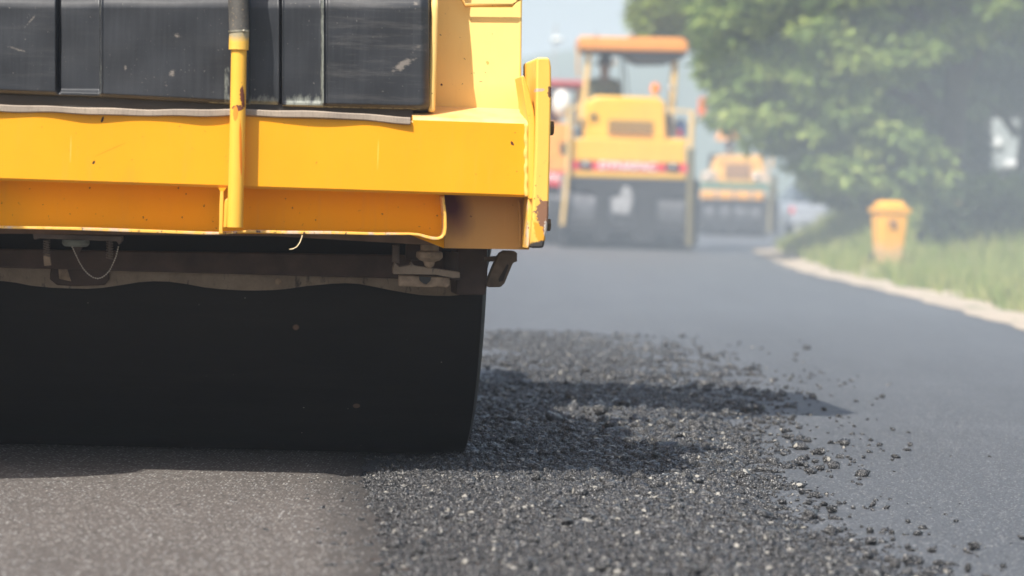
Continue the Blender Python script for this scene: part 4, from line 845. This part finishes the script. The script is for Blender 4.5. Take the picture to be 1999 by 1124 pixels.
# ------------------------------------------------------------------ trees
def leafmat(name, a, b, c3):
    t = NT(name); rnd = t.attr('leafrnd'); cc = t.ramp(rnd, [(0., a), (.55, b), (1., c3)])
    t.put(t.b.inputs['Base Color'], cc); t.b.inputs['Roughness'].default_value = .55; t.b.inputs['Specular IOR Level'].default_value = .25
    tr = t.n.new('ShaderNodeBsdfTranslucent'); t.L(cc, tr.inputs[0]); mx = t.n.new('ShaderNodeMixShader'); mx.inputs[0].default_value = .25
    t.L(t.b.outputs[0], mx.inputs[1]); t.L(tr.outputs[0], mx.inputs[2]); t.L(mx.outputs[0], t.n['Material Output'].inputs['Surface']); return t.m
m_bark = simple('tree_bark', (.075, .055, .045), .95, 0, 9, .35, .8)
def crown(name, clumps, leaves, L, Wd, mat, parent, spread=.32, droop=.5):
    """clumps: (n,3) centres; each carries a drooping rosette of leaves"""
    n = len(clumps) * leaves; C = np.repeat(clumps, leaves, 0)
    d = RNG.normal(0, 1, (n, 3)); d /= np.linalg.norm(d, axis=1)[:, None]; rr = spread * RNG.uniform(.25, 1, n) ** .7 * np.repeat(RNG.uniform(.6, 1.3, len(clumps)), leaves)
    base = C + d * rr[:, None] * [1, 1, .75]
    ax = d * [1, 1, .6] + RNG.normal(0, .35, (n, 3)); ax[:, 2] -= droop; ax /= np.linalg.norm(ax, axis=1)[:, None]
    up = RNG.normal(0, .5, (n, 3)); up[:, 2] += 1; sd = np.cross(ax, up); sd /= np.linalg.norm(sd, axis=1)[:, None]
    l = L * RNG.uniform(.65, 1.3, n)[:, None]; w = Wd * RNG.uniform(.7, 1.2, n)[:, None]; nr = np.cross(sd, ax)
    V = np.stack([base, base + ax * l * .45 + sd * w - nr * .15 * w, base + ax * l - nr * -.25 * w * 0 + [0, 0, 0], base + ax * l * .45 - sd * w - nr * .15 * w], 1).reshape(-1, 3)
    Fc = (np.arange(n) * 4)[:, None] + np.arange(4)[None]
    o = npmesh(name, V, Fc, mat, parent)
    rv = np.clip(np.repeat(RNG.uniform(0, 1, len(clumps)), leaves) * .5 + RNG.uniform(0, 1, n) * .5, 0, 1)
    a = o.data.attributes.new('leafrnd', 'FLOAT', 'POINT'); a.data.foreach_set('value', np.repeat(rv, 4).astype(np.float32)); return o
def limbs(parent, base, tips, r0, name='trunk'):
    m = MB(); b = Vector(base)
    for tp, r, frac in tips:
        tp = Vector(tp); st_ = Vector((b.x, b.y, b.z)).lerp(Vector((b.x, b.y, tp.z)), frac); pts = []; rs = []
        for i in range(8):
            t = i / 7; p = st_.lerp(tp, t); p.z += .25 * math.sin(t * 3.14) * (tp - st_).length * .25; p.x += .06 * math.sin(t * 7 + tp.x); pts.append(p); rs.append(r * (1 - t) + .012)
        m.tube(pts, rs, 8)
    top = max(t[0][2] for t in tips); pts = []; rs = []
    for i in range(10):
        t = i / 9; pts.append(b + Vector((.12 * math.sin(t * 4), .1 * math.sin(t * 3), t * top * .95))); rs.append(r0 * (1.35 if i == 0 else 1) * (1 - .75 * t))
    m.tube(pts, rs, 12); return m.build(name, m_bark, parent, smooth='auto')
def inpoly(px, py, pl):
    ins = np.zeros(len(px), bool); n = len(pl)
    for i in range(n):
        a, b = pl[i], pl[(i + 1) % n]; c = ((a[1] > py) != (b[1] > py)); xi = a[0] + (py - a[1]) / ((b[1] - a[1]) or 1e-9) * (b[0] - a[0]); ins ^= c & (px < xi)
    return ins
def px_clumps(n, outline, Y0, Y1, lump=1):
    if lump > 1:
        big = px_clumps(n // lump, outline, Y0, Y1); q = np.repeat(big, lump, 0); dd = RNG.normal(0, 1, (len(q), 3)); dd /= np.linalg.norm(dd, axis=1)[:, None]
        return q + dd * [.42, .42, .30] * RNG.uniform(.4, 1, (len(q), 1))
    return _px_clumps(n, outline, Y0, Y1)
def _px_clumps(n, outline, Y0, Y1):
    """clump centres through the volume behind an outline, at their own distances"""
    xs = [p[0] for p in outline]; ys = [p[1] for p in outline]; out = []
    while len(out) < n:
        x = random.uniform(min(xs), max(xs)); y = random.uniform(min(ys), max(ys))
        if inpoly(np.array([x]), np.array([y]), outline)[0]: out.append(tuple(atY(x, y, random.uniform(Y0, Y1))))
    return np.array(out)
m_leaf1 = leafmat('broad_leaf', (.08, .135, .035), (.21, .29, .065), (.42, .47, .13))
m_leaf2 = leafmat('lime_leaf', (.11, .16, .02), (.19, .25, .03), (.28, .33, .05))
m_leaf3 = leafmat('shade_leaf', (.02, .035, .014), (.035, .055, .02), (.06, .09, .03))  # leaves in deep shadow; the shade is put into their dark green
tb_ = atY(1840, 470, 44); tb_.z = float(tz(tb_.x, tb_.y)) - .1
tree = empty('tree', tb_, 0, 'big dense green tree with low hanging branches behind the orange bin', 'tree')
out1 = [(1385, -60), (1390, 60), (1402, 150), (1398, 185), (1410, 200), (1428, 198), (1440, 235), (1475, 262), (1520, 270), (1560, 300), (1600, 330), (1650, 372), (1690, 365), (1740, 385), (1800, 372), (1820, 320), (1790, 280), (1740, 250), (1720, 200), (1730, 150), (1770, 120), (1830, 130), (1880, 60), (1930, 70), (1999, 40), (2080, 60), (2080, -200), (1900, -380), (1600, -380), (1430, -240)]
cl = np.concatenate([px_clumps(1400, out1, 42.2, 46.5, 7), px_clumps(360, out1, 41.2, 42.3, 4)]) - np.array(tb_)
crown('crown', cl, 62, .18, .036, m_leaf1, tree, .20, .55)
tips = [(Vector(atY(x, y, Y)) - tb_, r, f) for x, y, Y, r, f in ((1450, 120, 43, .09, .7), (1520, 240, 43, .07, .6), (1650, 60, 45, .09, .55), (1720, 330, 43, .05, .7), (1600, -200, 44, .10, .5), (1850, -250, 45, .1, .6), (1990, 20, 44, .07, .5), (1700, -300, 45, .09, .6), (1420, -100, 44, .08, .6))]
limbs(tree, (0, 0, 0), [(tuple(a), r, f) for a, r, f in tips], .24)
# a few sunlit sprigs in front of the dark interior
sp_ = px_clumps(9, [(1800, 180), (1850, 150), (1880, 230), (1830, 262), (1790, 255)], 42, 42.6)
t2b = atY(1700, 440, 52); t2b.z = float(tz(t2b.x, t2b.y)) - .1
tree2 = empty('tree', t2b, 0, 'tree with lime green leaves behind the top left of the big tree', 'tree')
out2 = [(1246, -40), (1244, 12), (1258, 36), (1270, 56), (1300, 60), (1345, 62), (1400, 100), (1480, 120), (1560, 60), (1560, -160), (1400, -240), (1280, -140)]
crown('crown', px_clumps(170, out2, 50, 54) - np.array(t2b), 95, .22, .05, m_leaf2, tree2, .32, .5)
limbs(tree2, (0, 0, 0), [(tuple(Vector(atY(x, y, Y)) - t2b), r, f) for x, y, Y, r, f in ((1290, 20, 52, .07, .7), (1400, -60, 52, .09, .7), (1500, 40, 52, .07, .6), (1350, -180, 52, .08, .7))], .17)
t3b = atY(1985, 470, 54); t3b.z = float(tz(t3b.x, t3b.y)) - .1
tree3 = empty('tree', t3b, 0, 'dark shaded tree at the right edge in front of the house', 'tree')
out3 = [(1745, 140), (1730, 260), (1790, 380), (1850, 430), (1900, 430), (1900, 350), (1895, 205), (2000, 175), (2100, 170), (2100, -100), (1800, -100)]
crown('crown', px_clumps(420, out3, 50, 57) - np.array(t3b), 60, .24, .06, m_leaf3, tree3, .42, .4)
limbs(tree3, (0, 0, 0), [(tuple(Vector(atY(x, y, Y)) - t3b), r, f) for x, y, Y, r, f in ((1850, 150, 54, .08, .6), (1800, 300, 53, .06, .5), (2060, 0, 55, .08, .6))], .2)
# shrubs below
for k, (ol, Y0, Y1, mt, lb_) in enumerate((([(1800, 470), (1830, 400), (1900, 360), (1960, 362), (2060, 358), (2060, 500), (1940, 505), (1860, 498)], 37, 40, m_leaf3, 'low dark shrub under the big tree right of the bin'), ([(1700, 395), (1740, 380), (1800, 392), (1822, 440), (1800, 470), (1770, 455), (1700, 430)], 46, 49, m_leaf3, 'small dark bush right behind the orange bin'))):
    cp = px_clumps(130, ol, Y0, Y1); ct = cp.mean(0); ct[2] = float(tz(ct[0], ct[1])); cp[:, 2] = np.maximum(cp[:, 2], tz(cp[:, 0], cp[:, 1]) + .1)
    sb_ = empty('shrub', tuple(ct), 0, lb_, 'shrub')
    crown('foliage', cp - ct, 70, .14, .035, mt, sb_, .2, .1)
    limbs(sb_, (0, 0, -.05), [((.3, 0, .6), .02, .1), ((-.35, .1, .5), .02, .1), ((.05, .2, .7), .02, .2)], .03, 'stem')
# ------------------------------------------------------------------ grass on the verge
n = 260000
yy = 16 + 62 * RNG.uniform(0, 1, n) ** 1.2; xx = edgeX(yy) + .42 + RNG.uniform(0, 1, n) ** 1.25 * 7.5
Pg = np.stack([xx, yy], -1); dens = vnoise(Pg, 1.7, 4) * .6 + vnoise(Pg, .6, 8) * .4; k = (RNG.uniform(0, 1, n) < sstep(.32, .62, dens + np.clip(xx - edgeX(yy) - .6, -1, 1) * .45)) & ~((np.abs(xx - GTc.x * (yy / GTc.y) ) < .34) & (yy > GTc.y - 4.0) & (yy < GTc.y + .5) & (RNG.uniform(0, 1, n) < .85)); Pg = Pg[k]; dens = dens[k]; n = len(Pg)
h = (.07 + .20 * RNG.uniform(0, 1, n)) * (.25 + 1.6 * dens ** 1.5) * (1 + .8 * sstep(1.0, 2.5, Pg[:, 0] - edgeX(Pg[:, 1])))
a = RNG.uniform(0, 6.28, n); w = .006 + .006 * RNG.uniform(0, 1, n); b0 = np.c_[Pg, tz(Pg[:, 0], Pg[:, 1]) - .01]
dx = np.stack([np.cos(a), np.sin(a), np.zeros(n)], -1) * w[:, None]; ln = RNG.normal(0, .35, (n, 2)) * h[:, None]
V = np.stack([b0 - dx, b0 + dx, b0 + np.c_[ln, h]], 1).reshape(-1, 3); Fc = (np.arange(n) * 3)[:, None] + np.arange(3)[None]
m_gr = leafmat('grass_blade', (.13, .20, .035), (.25, .31, .06), (.50, .46, .18))
go = npmesh('grass', V, Fc, m_gr); at = go.data.attributes.new('leafrnd', 'FLOAT', 'POINT'); at.data.foreach_set('value', np.repeat(RNG.uniform(0, 1, n), 3).astype(np.float32))
tag(go, 'uneven green grass growing on the roadside verge', 'grass', kind='stuff')
# ------------------------------------------------------------------ far hill
hx = np.linspace(-420, 700, 90); hy = np.linspace(330, 800, 20); 
def hz_(X, Y): return -2 + (24 + 4 * np.sin(X * .011 + 1) + 3 * np.sin(X * .03)) * sstep(330, 520, Y) + 1.2 * np.sin(X * .09) * sstep(350, 500, Y)
hl = sheet('hills', hx, hy, hz_, simple('wooded_hill', (.06, .085, .045), .95, 0, .02)); tag(hl, kind='structure')
# ------------------------------------------------------------------ haze
def vol(name, dens, aniso=.2, col=(.80, .90, 1.0)):
    m = bpy.data.materials.new(name); m.use_nodes = True; nt = m.node_tree; nt.nodes.remove(nt.nodes['Principled BSDF'])
    p = nt.nodes.new('ShaderNodeVolumePrincipled'); p.inputs['Color'].default_value = col + (1,); p.inputs['Density'].default_value = dens; p.inputs['Anisotropy'].default_value = aniso
    nt.links.new(p.outputs[0], nt.nodes['Material Output'].inputs['Volume']); return m
hzb = MB().box((-450, -40, -6), (760, 1150, 52)).build('haze', vol('haze_air', .0018, .0), None); tag(hzb, kind='stuff')

for (c, r, d) in (((2.5, 34, .6), (15, 23.5, 4.5), .0032), ((6.0, 15.5, .2), (6.2, 8.5, 2.2), .013)):
    o = MB().ball((0, 0, 0), 1, 20, r).build('smoke', vol('drifting_smoke', d, .0), None, smooth=True); o.location = c; tag(o, kind='stuff')
